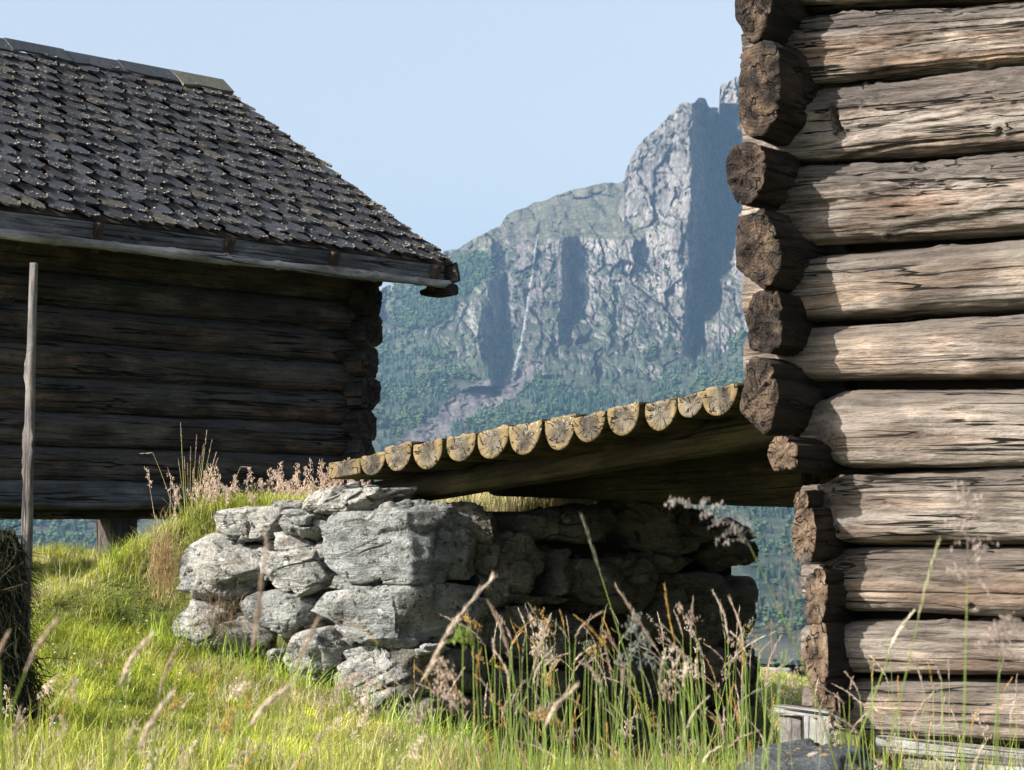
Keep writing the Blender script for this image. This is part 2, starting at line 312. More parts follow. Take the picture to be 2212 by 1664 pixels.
def ground(x, y, mound=True):
    x = np.asarray(x, float); y = np.asarray(y, float); sh = x.shape; x = x.ravel(); y = y.ravel()
    r = np.hypot(x, y); k = np.minimum(1, 34 / np.maximum(r, 1e-6)); xc, yc = x * k, y * k; z = np.zeros_like(x)
    for s in range(0, len(x), 20000):
        e = slice(s, s + 20000); d = np.hypot(xc[e, None] - ctrl[None, :, 0], yc[e, None] - ctrl[None, :, 1])
        z[e] = (np.where(d > 0, d * d * np.log(d + 1e-12), 0)) @ TW[:-3] + TW[-3] + TW[-2] * xc[e] + TW[-1] * yc[e]
    z -= smooth(34, 500, r) * 120 + np.clip(r - 34, 0, 60) * .09
    z += .03 * fbm(np.stack([x * 1.5, y * 1.5, 0 * x], -1), 3, 3) * (r < 60)
    if mound:
        q = np.stack([x - CW[0], y - CW[1]], -1); f1 = q @ (-nR[:2]); f2 = q @ (-nL[:2])      # distance behind the lit and the dark face
        al = q @ uL[:2]
        wl = smooth(1.35, 1.75, f2); m_ = smooth(.12 - .75 * wl, .42, f1) * smooth(.25, .6, f2) * (1 - smooth(2.2, 3.2, al)) * (1 - smooth(1.5, 2.35, f2))
        top = .06 - .2 * smooth(1.5, 2.8, f2); z = z + np.maximum(top - z, 0) * m_
    return z.reshape(sh)
def gsheet():
    xs = np.concatenate([-np.geomspace(14, 7000, 40)[::-1], np.linspace(-13.6, 13.6, 340), np.geomspace(14, 7000, 40)])
    ys = np.concatenate([-np.geomspace(4, 3000, 20)[::-1], np.linspace(-3.6, 34, 420), np.geomspace(35, 7000, 50)])
    X, Y = np.meshgrid(xs, ys); Z = ground(X, Y); V = np.stack([X, Y, Z], -1).reshape(-1, 3)
    nx = len(xs); i = np.arange(len(ys) - 1)[:, None] * nx; j = np.arange(nx - 1)[None]; F = np.stack([i + j, i + j + 1, i + nx + j + 1, i + nx + j], -1).reshape(-1, 4)
    tag(mk('ground', V, F, M_ground), kind='structure')
gsheet()

# ------------------------------------------------------------------ mountain
SKY = [(-2600, 500), (-900, 620), (0, 760), (500, 720), (800, 640), (900, 575), (950, 545), (985, 540), (1010, 522), (1045, 503), (1080, 490), (1095, 465), (1125, 450), (1185, 430), (1240, 408), (1300, 397), (1349, 393), (1351, 372), (1362, 345),
       (1375, 322), (1402, 292), (1418, 280), (1440, 254), (1462, 232), (1480, 220), (1500, 222), (1508, 212), (1524, 214), (1532, 234), (1553, 236), (1556, 186), (1568, 176), (1590, 168), (1610, 172), (1700, 120), (1900, 180), (2300, 380), (3200, 560), (5200, 600)]
ROWS = {
 150: [(-900, 4300), (900, 4000), (1347, 3700), (1352, 3230), (1440, 3100), (1478, 3000), (1530, 3030), (1549, 3300), (1556, 3020), (1600, 2960), (2200, 2900)],
 225: [(-900, 4300), (900, 4000), (1347, 3650), (1352, 3225), (1440, 3070), (1482, 2985), (1530, 3030), (1549, 3300), (1556, 3025), (1600, 2970), (2200, 2900)],
 262: [(-900, 4300), (900, 3950), (1347, 3620), (1352, 3222), (1440, 3050), (1486, 2965), (1500, 2985), (1560, 3330), (1578, 3330), (1592, 3120), (1610, 3060), (2200, 2900)],
 320: [(-900, 4300), (900, 3900), (1347, 3600), (1352, 3220), (1400, 3120), (1440, 3040), (1490, 2950), (1502, 2975), (1575, 3360), (1588, 3370), (1606, 3200), (2200, 3000)],
 420: [(-900, 4200), (900, 3650), (1080, 3560), (1200, 3500), (1347, 3400), (1352, 3200), (1400, 3080), (1485, 2925), (1497, 2960), (1575, 3340), (1592, 3340), (1640, 3150), (2200, 2950)],
 470: [(-900, 4000), (900, 3450), (1080, 3380), (1140, 3330), (1200, 3260), (1340, 3180), (1352, 3150), (1400, 3060), (1482, 2905), (1495, 2945), (1570, 3320), (1592, 3330), (1606, 2960), (1640, 2900), (2200, 2800)],
 515: [(-900, 3800), (900, 3320), (1000, 3270), (1060, 3230), (1080, 3250), (1115, 3210), (1140, 3090), (1165, 3040), (1215, 2995), (1230, 3020), (1256, 3055), (1268, 3030), (1345, 2990), (1400, 2990), (1480, 2885), (1492, 2925), (1562, 3290), (1578, 3260), (1590, 2905), (1640, 2860), (2200, 2760)],
 600: [(-900, 3700), (800, 3250), (900, 3180), (1000, 3090), (1055, 3030), (1066, 3050), (1092, 3085), (1100, 3050), (1140, 2990), (1210, 2940), (1222, 2960), (1248, 3025), (1258, 2985), (1330, 2930), (1400, 2910), (1480, 2840), (1492, 2875), (1530, 3180), (1546, 3150), (1560, 2855), (1620, 2800), (2200, 2680)],
 700: [(-900, 3500), (800, 3080), (950, 2960), (1045, 2870), (1054, 2895), (1088, 3000), (1096, 2965), (1150, 2920), (1208, 2885), (1218, 2900), (1236, 2950), (1248, 2920), (1350, 2850), (1480, 2790), (1496, 2830), (1508, 2990), (1516, 2970), (1528, 2795), (1620, 2720), (2200, 2560)],
 770: [(-900, 3300), (800, 2930), (900, 2870), (1010, 2800), (1042, 2780), (1052, 2805), (1084, 2900), (1094, 2870), (1180, 2830), (1240, 2810), (1300, 2790), (1400, 2760), (1480, 2740), (1494, 2770), (1502, 2850), (1512, 2745), (1620, 2640), (2200, 2440)],
 815: [(-900, 3100), (800, 2760), (950, 2680), (1050, 2700), (1090, 2800), (1110, 2800), (1200, 2760), (1300, 2740), (1400, 2700), (1480, 2600), (1620, 2450), (2200, 2300)],
 870: [(-900, 2900), (800, 2560), (1000, 2500), (1100, 2500), (1200, 2520), (1300, 2600), (1380, 2520), (1480, 2350), (1620, 2250), (2200, 2100)],
 960: [(-900, 2600), (800, 2280), (1200, 2200), (1620, 2020), (2200, 1900)], 1130: [(-900, 2100), (800, 1750), (2200, 1600)], 1200: [(-900, 1800), (2200, 1400)], 1400: [(-900, 1300), (2200, 1050)], 1750: [(-900, 800), (2200, 750)]}
RY = sorted(ROWS)
def mdepth(x, y):
    T = np.stack([np.interp(x, [p[0] for p in ROWS[r]], [p[1] for p in ROWS[r]]) for r in RY]); k = np.clip(np.searchsorted(RY, y) - 1, 0, len(RY) - 2)
    ra = np.array(RY)[k]; rb = np.array(RY)[k + 1]; t = np.clip((y - ra) / (rb - ra), 0, 1)
    ii = np.arange(x.size).reshape(x.shape); T = T.reshape(len(RY), -1); return (T[k.ravel(), ii.ravel()] * (1 - t.ravel()) + T[(k + 1).ravel(), ii.ravel()] * t.ravel()).reshape(x.shape)
def inpoly(x, y, P):
    c = np.zeros(x.shape, bool); n = len(P)
    for i in range(n):
        (x1, y1), (x2, y2) = P[i], P[i - 1]; k = ((y1 > y) != (y2 > y)); c ^= k & (x < (x2 - x1) * (y - y1) / (y2 - y1 + 1e-9) + x1)
    return c
FOREST = [[(780, 800), (830, 735), (900, 720), (960, 760), (1000, 800), (1090, 830), (1010, 850), (900, 940), (800, 980), (780, 1000)],
          [(880, 1000), (960, 930), (1080, 850), (1130, 820), (1200, 800), (1240, 845), (1300, 850), (1340, 868), (1400, 862), (1450, 810), (1520, 780), (1620, 720), (1700, 700), (1750, 1000)],
          [(780, 950), (-900, 950), (-900, 1700), (2300, 1700), (2300, 900), (1620, 900), (1500, 980), (900, 1010)], [(820, 650), (930, 600), (1010, 560), (1090, 545), (1070, 590), (950, 700), (850, 720)]]
def build_mountain():
    cx = np.concatenate([np.linspace(-2600, 740, 180), np.arange(742, 1720, 1.55), np.linspace(1724, 5200, 150)])
    t = np.concatenate([np.linspace(0, .62, 400), np.linspace(.62, 1, 90)[1:]])
    sx = np.array([s[0] for s in SKY]); sy = np.array([s[1] for s in SKY])
    base = np.interp(cx, sx, sy); jag = fbm(np.stack([cx * .045, 0 * cx, 0 * cx], -1), 5, 6, .7) * 7 - np.abs(noise(np.stack([np.floor(cx / 9) * 1.7, 0 * cx, 0 * cx], -1), 6)) * 4 * (cx > 1340); base = base + jag * (cx > 700)
    X, T = np.meshgrid(cx, t); Y = base[None] + T ** 1.0 * (1720 - base[None])
    dense = Y
    n1 = noise(np.stack([X * .02, Y * .02, 0 * X], -1), 77) * 9; n2 = noise(np.stack([X * .02, Y * .02, 0 * X], -1), 78) * 9
    n1 += noise(np.stack([X * .09, Y * .09, 0 * X], -1), 79) * 5 + noise(np.stack([X * .25, Y * .25, 0 * X], -1), 80) * 2
    D = mdepth(X + n1, Y + n2 * .6)
    rr = ray((X / 2.16016).ravel(), (Y / 2.16016).ravel()).reshape(*X.shape, 3); rr /= rr[..., 1:2]
    P = rr * D[..., None]
    forest = np.zeros(X.shape, bool)
    for q in FOREST: forest |= inpoly(X + n1 * 1.6, Y + n2 * 1.6, q)
    gully = inpoly(X + n1, Y + n2, [(1100, 815), (1180, 770), (1150, 830), (1060, 880), (960, 960), (900, 1010), (820, 1030), (830, 985), (900, 930), (960, 870), (1040, 815)])
    forest &= ~gully
    cliff = 1 - forest.astype(float) * .85
    Q = np.stack([P[..., 0], P[..., 2] * .28, P[..., 1] * .05], -1)
    plate = smooth(505, 450, Y) * (X < 1350)
    cl = cliff * (1 - .35 * plate)
    wx = 9 * fbm(P / 38, 101, 3); wz = 9 * fbm(P / 38, 102, 3); px_, pz_ = P[..., 0] + wx + P[..., 2] * .08, P[..., 2] + wz; dd = 0; crk_ = 0
    for q, (cu, cv, am) in enumerate(((60, 120, 34), (24, 70, 18), (10, 26, 9), (4.6, 9, 4.2))):
        vl, ta, tb, bd = worley(px_ / cu + q * 7.3, pz_ / cv + q * 3.1, 110 + q); dd = dd + am * (.55 * vl + 1.0 * ta + .7 * tb); crk_ = crk_ + (1 - smooth(0, .10, bd)) * min(am, 5) * .4
    dd = (dd - crk_ + fbm(Q / 20, 21, 4, .6) * 7) * cl
    led = np.abs(((P[..., 2] + 12 * fbm(P / 90, 3, 3)) / 26) % 1 - .5) * 2; dd += led * 7 * cl * smooth(-.2, .3, noise(P / 80, 5))
    D2 = D - dd + ridged(P / 50, 91, 6, .62) * 15 * (1 - cl)
    P = rr * D2[..., None]
    # back side: the top runs away behind the skyline
    back = [P[0] * np.array([1 + q, 1 + q, 1.0]) - np.array([0, 0, 1]) * (q * 500 + 6) for q in (.02, .08, .25)][::-1]
    PV = np.concatenate([np.stack(back), P]); nr, nc = PV.shape[:2]
    # colours
    du = np.gradient(P, axis=1); dv = np.gradient(P, axis=0); N = np.cross(du, dv); N /= np.linalg.norm(N, axis=2)[..., None] + 1e-9; N *= np.sign(-N[..., 1:2])
    nz = N[..., 2]; f = fbm(P / 40, 41, 5, .6); f2 = fbm(P / 150, 51, 3)
    rock = np.array([.31, .285, .265])[None, None] * (1 + .35 * f2[..., None]); warm = np.clip(fbm(P / 70, 61, 3) * 1.6, 0, 1)[..., None]
    rock = rock * (1 - warm * .35) + np.array([.34, .30, .28]) * warm * .35
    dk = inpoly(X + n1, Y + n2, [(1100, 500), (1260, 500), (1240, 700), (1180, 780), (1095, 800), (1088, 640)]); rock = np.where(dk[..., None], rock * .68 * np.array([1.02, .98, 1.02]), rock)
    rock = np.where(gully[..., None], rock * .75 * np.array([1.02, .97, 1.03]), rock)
    vegz = smooth(.50, .72, nz + f * .35 + .1 * smooth(560, 800, Y) - .10 * smooth(1340, 1360, X) * smooth(800, 760, Y)) ; vegz = np.maximum(vegz, plate * smooth(-.05, .25, f) * .8)
    vegz = np.maximum(vegz, forest * 1.0); vegz = np.where(gully, vegz * .15, vegz)
    alp = np.array([.15, .15, .095]); fo = np.array([.065, .09, .05]); vegc = np.where((Y > 540)[..., None], fo, alp) * (1 + .4 * f[..., None])
    C = rock * (1 - vegz[..., None] * .88) + vegc * vegz[..., None] * .88
    C = C * (1 - .5 * np.clip(crk_ / 4, 0, 1)[..., None] * cliff[..., None]) * (1 + .4 * np.clip(fbm(np.stack([P[..., 0] / 9, P[..., 2] / 50, 0 * X], -1), 71, 4, .7), -1, 1)[..., None]) * (1 - .35 * smooth(.35, .8, ridged(np.stack([P[..., 0] / 14, P[..., 2] / 60, 0 * X], -1), 73, 3))[..., None])
    C = np.concatenate([np.stack([C[0]] * 3), C])
    i = np.arange(nr - 1)[:, None] * nc; j = np.arange(nc - 1)[None]; F = np.stack([i + j, i + nc + j, i + nc + j + 1, i + j + 1], -1).reshape(-1, 4)
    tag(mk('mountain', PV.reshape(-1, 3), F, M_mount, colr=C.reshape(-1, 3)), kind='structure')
    return X, Y, P, forest, vegz, nz
MX, MY, MP, MF, MVG, MNZ = build_mountain()

def build_forest():
    # tree templates
    def conifer(s):
        r_ = np.random.default_rng(s); V = []; F = []
        for lv in range(4):
            z0 = .1 + lv * .2; z1 = min(1, z0 + .42); r0 = .2 * (1 - lv * .22); a = np.arange(6) / 6 * 6.283 + r_.uniform(0, 6)
            rad = r0 * r_.uniform(.6, 1.25, 6); o = len(V); V += [(rad[k] * math.cos(a[k]), rad[k] * math.sin(a[k]), z0 + r_.uniform(-.04, .04)) for k in range(6)] + [(0, 0, z1)]
            F += [(o + k, o + (k + 1) % 6, o + 6) for k in range(6)]
        return np.array(V), np.array(F)
    def birch(s):
        r_ = np.random.default_rng(s); V = []; F = []
        for q in range(5):
            c = r_.uniform(-.22, .22, 3) + [0, 0, .55]; rr = r_.uniform(.16, .27); o = len(V)
            p = np.array([(0, 0, 1), (1, 0, .1), (.3, .95, 0), (-.8, .6, .1), (-.8, -.6, 0), (.3, -.95, .1), (0, 0, -1)]) * rr * r_.uniform(.75, 1.25, (7, 1)) + c
            V += list(p); F += [(o, o + 1 + k, o + 1 + (k + 1) % 5) for k in range(5)] + [(o + 6, o + 1 + (k + 1) % 5, o + 1 + k) for k in range(5)]
        return np.array(V), np.array(F)
    temps = [conifer(k) for k in range(5)] + [birch(k + 20) for k in range(5)]
    w = (MF * 1.0 + (~MF) * (MVG > .6) * (MY > 560) * .06) * (MX > 740) * (MX < 1760) * (MY < 1480)
    w2 = MF * 1.0 * (MX > -60) * (MX < 300) * (MY > 1050) * (MY < 1260)
    cell = np.abs(np.gradient(MX, axis=1) * np.gradient(MY, axis=0)) * (MP[..., 1] / 2300) ** 2
    for ww, n in ((w, 11500), (w2, 1500)):
        pr = (ww * cell * (.12 + .88 * smooth(-.25, .3, fbm(MP / 60, 66, 4)))).ravel(); pr /= pr.sum(); ids = rng.choice(len(pr), n, p=pr); pos = MP.reshape(-1, 3)[ids] + rng.normal(0, 1.5, (n, 3)) * [1, 1, 0]
        kind = np.where(fbm(pos / 70, 67, 2) + rng.normal(0, .35, n) > .05, 1, 0)
        acc = Acc()
        for k, (TV, TF) in enumerate(temps):
            sel = np.where((kind == (k >= 5)) & (rng.integers(0, 5, n) == k % 5))[0]; m = len(sel)
            if not m: continue
            h = rng.uniform(7, 15, m) * (1 if k < 5 else .85) * np.clip(pos[sel, 1] / 2000, .75, 1); wv = rng.uniform(.9, 1.3, m) * (1 if k < 5 else 1.0)
            V = TV[None] * np.stack([h * wv, h * wv, h], -1)[:, None] + (pos[sel] - [0, 0, .8])[:, None]
            c = (np.array([.022, .042, .028]) if k < 5 else np.array([.05, .078, .036]))[None] * rng.uniform(.6, 1.4, (m, 1)); c = np.repeat(c[:, None], len(TV), 1)
            acc.add(V.reshape(-1, 3), (TF[None] + (np.arange(m) * len(TV))[:, None, None]).reshape(-1, 3), c.reshape(-1, 3))
        tag(acc.build('forest', M_tree), 'spruce and birch wood on the slopes below the cliff' if n > 5000 else 'blue wooded valley side seen under the left barn', 'forest', kind='stuff')
build_forest()
def waterfall():
    acc = Acc(); path = [(1163, 506, 3), (1156, 540, 3.5), (1151, 590, 5), (1143, 640, 6), (1136, 690, 6), (1127, 740, 7), (1116, 785, 9), (1112, 800, 11)]
    rowV = []
    for k in range(60):
        s = k / 59 * (len(path) - 1); i = min(int(s), len(path) - 2); t = s - i; x, y, w = [path[i][q] * (1 - t) + path[i + 1][q] * t for q in range(3)]
        d2 = (MX - x) ** 2 + (MY - y) ** 2; j = np.argsort(d2.ravel())[:40]; D = MP.reshape(-1, 3)[j, 1].min() - 6
        rowV += [b(x - w / 2 * (1 + .3 * math.sin(k)), y, D + 2), b(x, y, D - 1.5), b(x + w / 2 * (1 + .3 * math.cos(k * 1.7)), y, D + 2)]
    F = [(3 * k + q, 3 * k + q + 1, 3 * k + q + 4, 3 * k + q + 3) for k in range(59) for q in (0, 1)]
    tag(mk('waterfall', rowV, np.array(F), M_water), kind='structure')
waterfall()

# ------------------------------------------------------------------ log builder
def loggeo(L, hw, hh, seed, step=.01, na=72, pw=2.4, amp=1., neck=None, x0end=True, crack=.008, knots=2, flat=None, groove=0., poly=0, notch=None):
    """a hewn log from x=0 to x=L in its own frame; hw(x), hh(x) half width and half height"""
    nx = max(4, int(L / step)); xs = np.linspace(0, L, nx + 1); th = np.arange(na) / na * 2 * np.pi
    c, s = np.cos(th), np.sin(th); r = (np.abs(c) ** pw + np.abs(s) ** pw) ** (-1 / pw)
    HW = np.array([hw(x) for x in xs])[:, None]; HH = np.array([hh(x) for x in xs])[:, None]
    Y = HW * (r * c)[None]; Z = HH * (r * s)[None]
    if flat is not None: Z = np.minimum(Z, flat)
    if poly:                            # hewn flats round the section
        h = np.random.default_rng(seed + 5)
        for _ in range(6):
            a = h.uniform(0, 6.28); pr = Y / HW * math.cos(a) + Z / HH * math.sin(a); ex = np.maximum(pr - h.uniform(.78, .97) * (1 if pw < 3 else 1.12), 0); Y = Y - ex * math.cos(a) * HW; Z = Z - ex * math.sin(a) * HH
    X = np.repeat(xs[:, None], na, 1); P = np.stack([X, Y, Z], -1)
    n = np.stack([0 * X, np.broadcast_to(c, X.shape), np.broadcast_to(s, X.shape)], -1)
    so = seed * 13.7
    d = .015 * amp * fbm(P * [1.5, 5, 5] + so, seed, 4) + .006 * amp * fbm(P * [4, 22, 22] + so, seed + 9, 4, .6)
    cr = np.abs(noise(P * [.8, 16, 16] + so, seed + 3)) ; d -= crack * amp * (1 - smooth(0, .14, cr)) * smooth(-.3, .3, noise(P * [1.2, 5, 5] + so, seed + 4))
    d += .004 * amp * ridged(P * [2.2, 45, 45] + so, seed + 5, 3, .6)
    if groove:
        wz = smooth(-.5, .6, np.broadcast_to(s, X.shape) + .7 * noise(P * [1.1, 4, 4] + so, seed + 14)); gr = ridged(P * [1.7, 19, 19] + .25 * noise(P * 6, seed + 15)[..., None] + so, seed + 16, 4, .62)
        d += groove * (gr - .35) * (.25 + wz) - groove * 1.1 * (1 - smooth(0, .1, np.abs(noise(P * [1.1, 26, 26] + so * 2, seed + 17)))) * wz
    for k in range(knots):
        h = np.random.default_rng(seed * 31 + k); kx, ka = h.uniform(0, L), h.uniform(0, 6.28); dist = np.hypot((X - kx), np.sin((th[None] - ka) / 2) * 2 * .13)
        d += .014 * np.exp(-(dist / .04) ** 2) - .026 * np.exp(-(dist / .013) ** 2)
    if notch:
        nxp, nzp, nw, nh, nd = notch; e = np.maximum(np.abs(X - nxp + .25 * (Z - nzp)) / (nw * (1.15 - (Z - nzp) / nh * .5)), np.abs(Z - nzp) / nh) + .25 * noise(P * 60, 3); d -= nd * (1 - smooth(.75, 1.05, e)) * (Y < 0)
    P = P + n * d[..., None]
    V = [P.reshape(-1, 3)]; i = np.arange(nx)[:, None] * na; j = np.arange(na)[None]; k = (j + 1) % na
    F = [np.stack([i + j, i + k, i + na + k, i + na + j], -1).reshape(-1, 4)]; mi = [np.zeros(len(F[0]), int)]; off = (nx + 1) * na
    T = []; tm = []
    for e, sgn in ((0, -1), (nx, 1)):
        lv = 9; cen = P[e].mean(0); prev = e * na + np.arange(na)
        for q in range(1, lv):
            f = 1 - q / lv; ring = cen + (P[e] - cen) * f
            ax = .022 * amp * fbm(ring * 16 + so, seed + 7, 4, .65) + .016 * amp * ridged(ring * [1, 22, 22] + so, seed + 8, 4, .6); ring = ring + np.array([1., 0, 0]) * (ax - .004)[:, None] * sgn * min(1, q / 1.5)
            cur = off + np.arange(na); off += na; V.append(ring)
            a = np.stack([prev, np.roll(prev, -1), np.roll(cur, -1), cur], -1); F.append(a if sgn > 0 else a[:, ::-1]); mi.append(np.ones(na, int)); prev = cur
        V.append(cen[None]); T.append(np.stack([prev, np.roll(prev, -1), np.full(na, off)], -1)); tm.append(np.ones(na, int)); off += 1
    V = np.concatenate(V); Q = np.concatenate(F); return V, [Q, np.concatenate(T)], np.concatenate(mi + tm)
def log(name, A, B, hw, hh, mats, seed, parent=None, z=(0, 0, 1), **kw):
    A = Vector(A); B = Vector(B); L = (B - A).length
    V, F, mi = loggeo(L, hw if callable(hw) else (lambda x: hw), hh if callable(hh) else (lambda x: hh), seed, **kw)
    return mk(name, V, F, mats, mi=mi, parent=parent, M=frame(A, B - A, z))

# ------------------------------------------------------------------ right log cabin
P0 = at(810, 523, 9.3); P0[2] = 0
def facS(px, p):                    # position along the facade whose image column is px, p metres out from it
    k = (px - 512) / FPX; q = P0 + nR * p; return (k * q[1] - q[0]) / (dR[0] - k * dR[1])
def facP(px, p): return P0 + nR * p + dR * facS(px, p)
cab = thing('log_cabin', tuple((P0 + dR * 1 + np.array([0, 0, -1.3]))), 'sunlit weathered log cabin with projecting dark log ends, filling the right edge', 'log cabin')
LX = 2212 / 2.16016
#     xl(start of full section), left top, left bottom, right top, right bottom
LOGS = [(1760, -140, -60, -180, -75, 0), (1760, -55, 8, -75, -12, 0), (1752, 30, 180, 0, 132, 0), (1730, 195, 345, 140, 312, 0), (1712, 362, 524, 322, 494, 0), (1752, 548, 696, 514, 664, 1), (1752, 706, 822, 676, 814, 1),
        (1850, 838, 1012, 836, 1008, 1), (1850, 1024, 1174, 1012, 1178, 1), (1850, 1184, 1322, 1180, 1334, 1), (1865, 1340, 1456, 1342, 1462, 1), (1870, 1472, 1596, 1478, 1612, 1)]
for k, (xl, lt, lb, rt, rb, mm) in enumerate(LOGS):
    s0 = facS(xl / 2.16, 0); s1 = facS(LX, 0); YA = (P0 + dR * s0)[1]; YB = (P0 + dR * s1)[1]
    za, zb = zof((lt + lb) / 2, YA), zof((rt + rb) / 2, YB); ha, hb = (zof(lt, YA) - zof(lb, YA)) / 2, (zof(rt, YB) - zof(rb, YB)) / 2
    sl = facS(739, 0) if k < 7 else facS(796, 0); sr = 3.4; g = (zb - za) / (s1 - s0); gh = (hb - ha) / (s1 - s0); dep = .13
    A = P0 + dR * sl - nR * dep; A[2] = za + g * (sl - s0); Bp = P0 + dR * 1.75 - nR * dep; Bp[2] = za + g * (1.75 - s0)
    xs0 = s0 - sl; hh = lambda x, xs0=xs0, ha=ha, gh=gh: (ha + gh * (x - xs0)) * (.74 + .26 * float(smooth(xs0 - .22, xs0 - .03, x))) * .985
    hw = lambda x, xs0=xs0, d=dep + .01 * (k % 3): d * (.62 + .38 * float(smooth(xs0 - .22, xs0 - .05, x)))
    log('wall_log', A, Bp, hw, hh, [M_cabin2 if mm else M_cabin, M_cabend2], 100 + k, cab, step=.008, na=200, pw=3.6 if k > 5 else 3.1, amp=1.1 if mm else 1.4, crack=.018 if not mm else .012, knots=4, groove=.008 if mm else .026, notch=(facS(1812 / 2.16, 0) - sl, .0, .016, .066, .11) if k == 3 else None)
#  end faces of the crossing logs: left, right, top, bottom, how far out
ENDS = [(1594, 1672, -250, -92, .36, 0), (1593, 1682, -84, 88, .36, 0), (1602, 1692, 92, 292, .37, 0), (1576, 1655, 297, 441, .40, 0), (1593, 1689, 447, 625, .36, 0), (1613, 1690, 629, 762, .33, 0), (1600, 1684, 772, 937, .42, 0),
        (1658, 1722, 944, 1016, .32, 1), (1716, 1742, 1060, 1104, .16, 1), (1713, 1764, 1100, 1214, .22, 1), (1734, 1786, 1230, 1345, .19, 1), (1736, 1786, 1347, 1500, .19, 1), (1750, 1800, 1502, 1560, .2, 1)]
for k, (xl, xr, yt, yb, p, mm) in enumerate(ENDS):
    p = p * .66 if k < 7 else p * .85; sA, sB = facS(xl / 2.16, p), facS(xr / 2.16, p); c_ = P0 + dR * (sA + sB) / 2 + nR * p; zt, zb_ = zof(yt, c_[1]), zof(yb, c_[1]); c_[2] = (zt + zb_) / 2
    A = c_ - nR * (p + .5)
    sw = (sB - sA) / 2
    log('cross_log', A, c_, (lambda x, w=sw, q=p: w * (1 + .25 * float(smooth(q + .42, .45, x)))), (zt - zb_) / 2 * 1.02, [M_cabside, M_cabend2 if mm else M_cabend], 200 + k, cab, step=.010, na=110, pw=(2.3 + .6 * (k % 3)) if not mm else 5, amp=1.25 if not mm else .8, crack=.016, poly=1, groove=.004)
acc = Acc()   # dark earth floor and the hidden far side of the cabin, so that it has a body
body = []
def add_wall(o, u, ln, z0, z1, th):
    box(acc, frame(tuple(o) [:2] + (z0,), u), ln, th, z1 - z0)
q = P0 - nR * .26 + dR * .1
add_wall(q, dR, 3.2, -1.35, 2.6, .12)
q2 = P0 - nR * .3 + dR * .1
M_inner, nt_, bs_ = mat('inner_board'); bs_.inputs['Base Color'].default_value = (.03, .022, .016, 1); bs_.inputs['Roughness'].default_value = .9
acc.build('inner_boards', M_inner, cab)
# cross wall going back from the corner
for k in range(13):
    z = -1.1 + k * .29; A = P0 + dR * (.16 if z < 0 else -.02) - nR * .45; A[2] = z; Bp = P0 + dR * (.16 if z < 0 else -.02) - nR * 4.2; Bp[2] = z
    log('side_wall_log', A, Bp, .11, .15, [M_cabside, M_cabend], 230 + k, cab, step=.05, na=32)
# bleached box and boards at the foot of the cabin
def boards(name, parent, lst, mt):
    for (x0, y0, Y0, x1, y1, Y1, hpx, th) in lst:
        A = b(x0, y0, Y0); Bp = b(x1, y1, Y1); hz = hpx / 2 * Y0 / 5000
        log(name, A, Bp, th / 2, hz, [mt, mt], int(x0 + y0), parent, step=.03, na=40, pw=9, amp=.25)
t = thing('plank_box', tuple(b(1742, 1640, 8.9)), 'small bleached white wooden box at the cabin corner behind the dark boulder', 'wooden box')
boards('lid_board', t, [(1683, 1532, 8.95, 1802, 1547, 8.76, 20, .07)], M_white)
boards('side_board', t, [(1690, 1548, 8.95, 1690.1, 1640, 8.95, 1, .1)][:0], M_white)
for (xa, xb) in ((1688, 1734), (1737, 1768), (1770, 1796)):
    A = b((xa + xb) / 2, 1660, 8.9 - (xa - 1688) * .0018); Bp = b((xa + xb) / 2, 1546, 8.9 - (xa - 1688) * .0018)
    log('side_board', A, Bp, .02, (xb - xa) / 2 * 8.9 / 5000 * 1.12, [M_white, M_white], xa, t, z=tuple(dR), step=.03, na=40, pw=9, amp=.2, crack=.004)
boards('foundation_board', cab, [(1900, 1606, 8.95, 2300, 1646, 8.45, 34, .05), (1960, 1662, 8.85, 2300, 1690, 8.4, 46, .05)], M_white)

# ------------------------------------------------------------------ pole deck between the stone wall and the cabin
dk = thing('log_ramp', tuple(b(1150, 1020, 10.6)), 'yellowish half-log bridge deck rising from the stone wall to the cabin', 'bridge')
XL_, XR_ = 329.0, 740.0; YL_, YR_ = 11.3, 9.5; PL = at(XL_, 500, YL_); PR = at(XR_, 400, YR_); PL[2] = PR[2] = 0; gd = PR - PL; gl = np.linalg.norm(gd); gd /= gl; vdir = np.array([.60, .80, 0])
def lineP(px, off=0):
    k = (px - 512) / FPX; q = PL + vdir * off; s = (k * q[1] - q[0]) / (gd[0] - k * gd[1]); return q + gd * s
PE = [(170, 285, 380, 465), (290, 415, 335, 447), (423, 560, 320, 440), (567, 702, 290, 405), (710, 855, 262, 390), (862, 1015, 235, 370), (1022, 1165, 208, 348), (1170, 1318, 196, 312), (1325, 1475, 152, 282), (1483, 1632, 128, 258), (1640, 1760, 98, 200), (1767, 1932, 65, 188)]
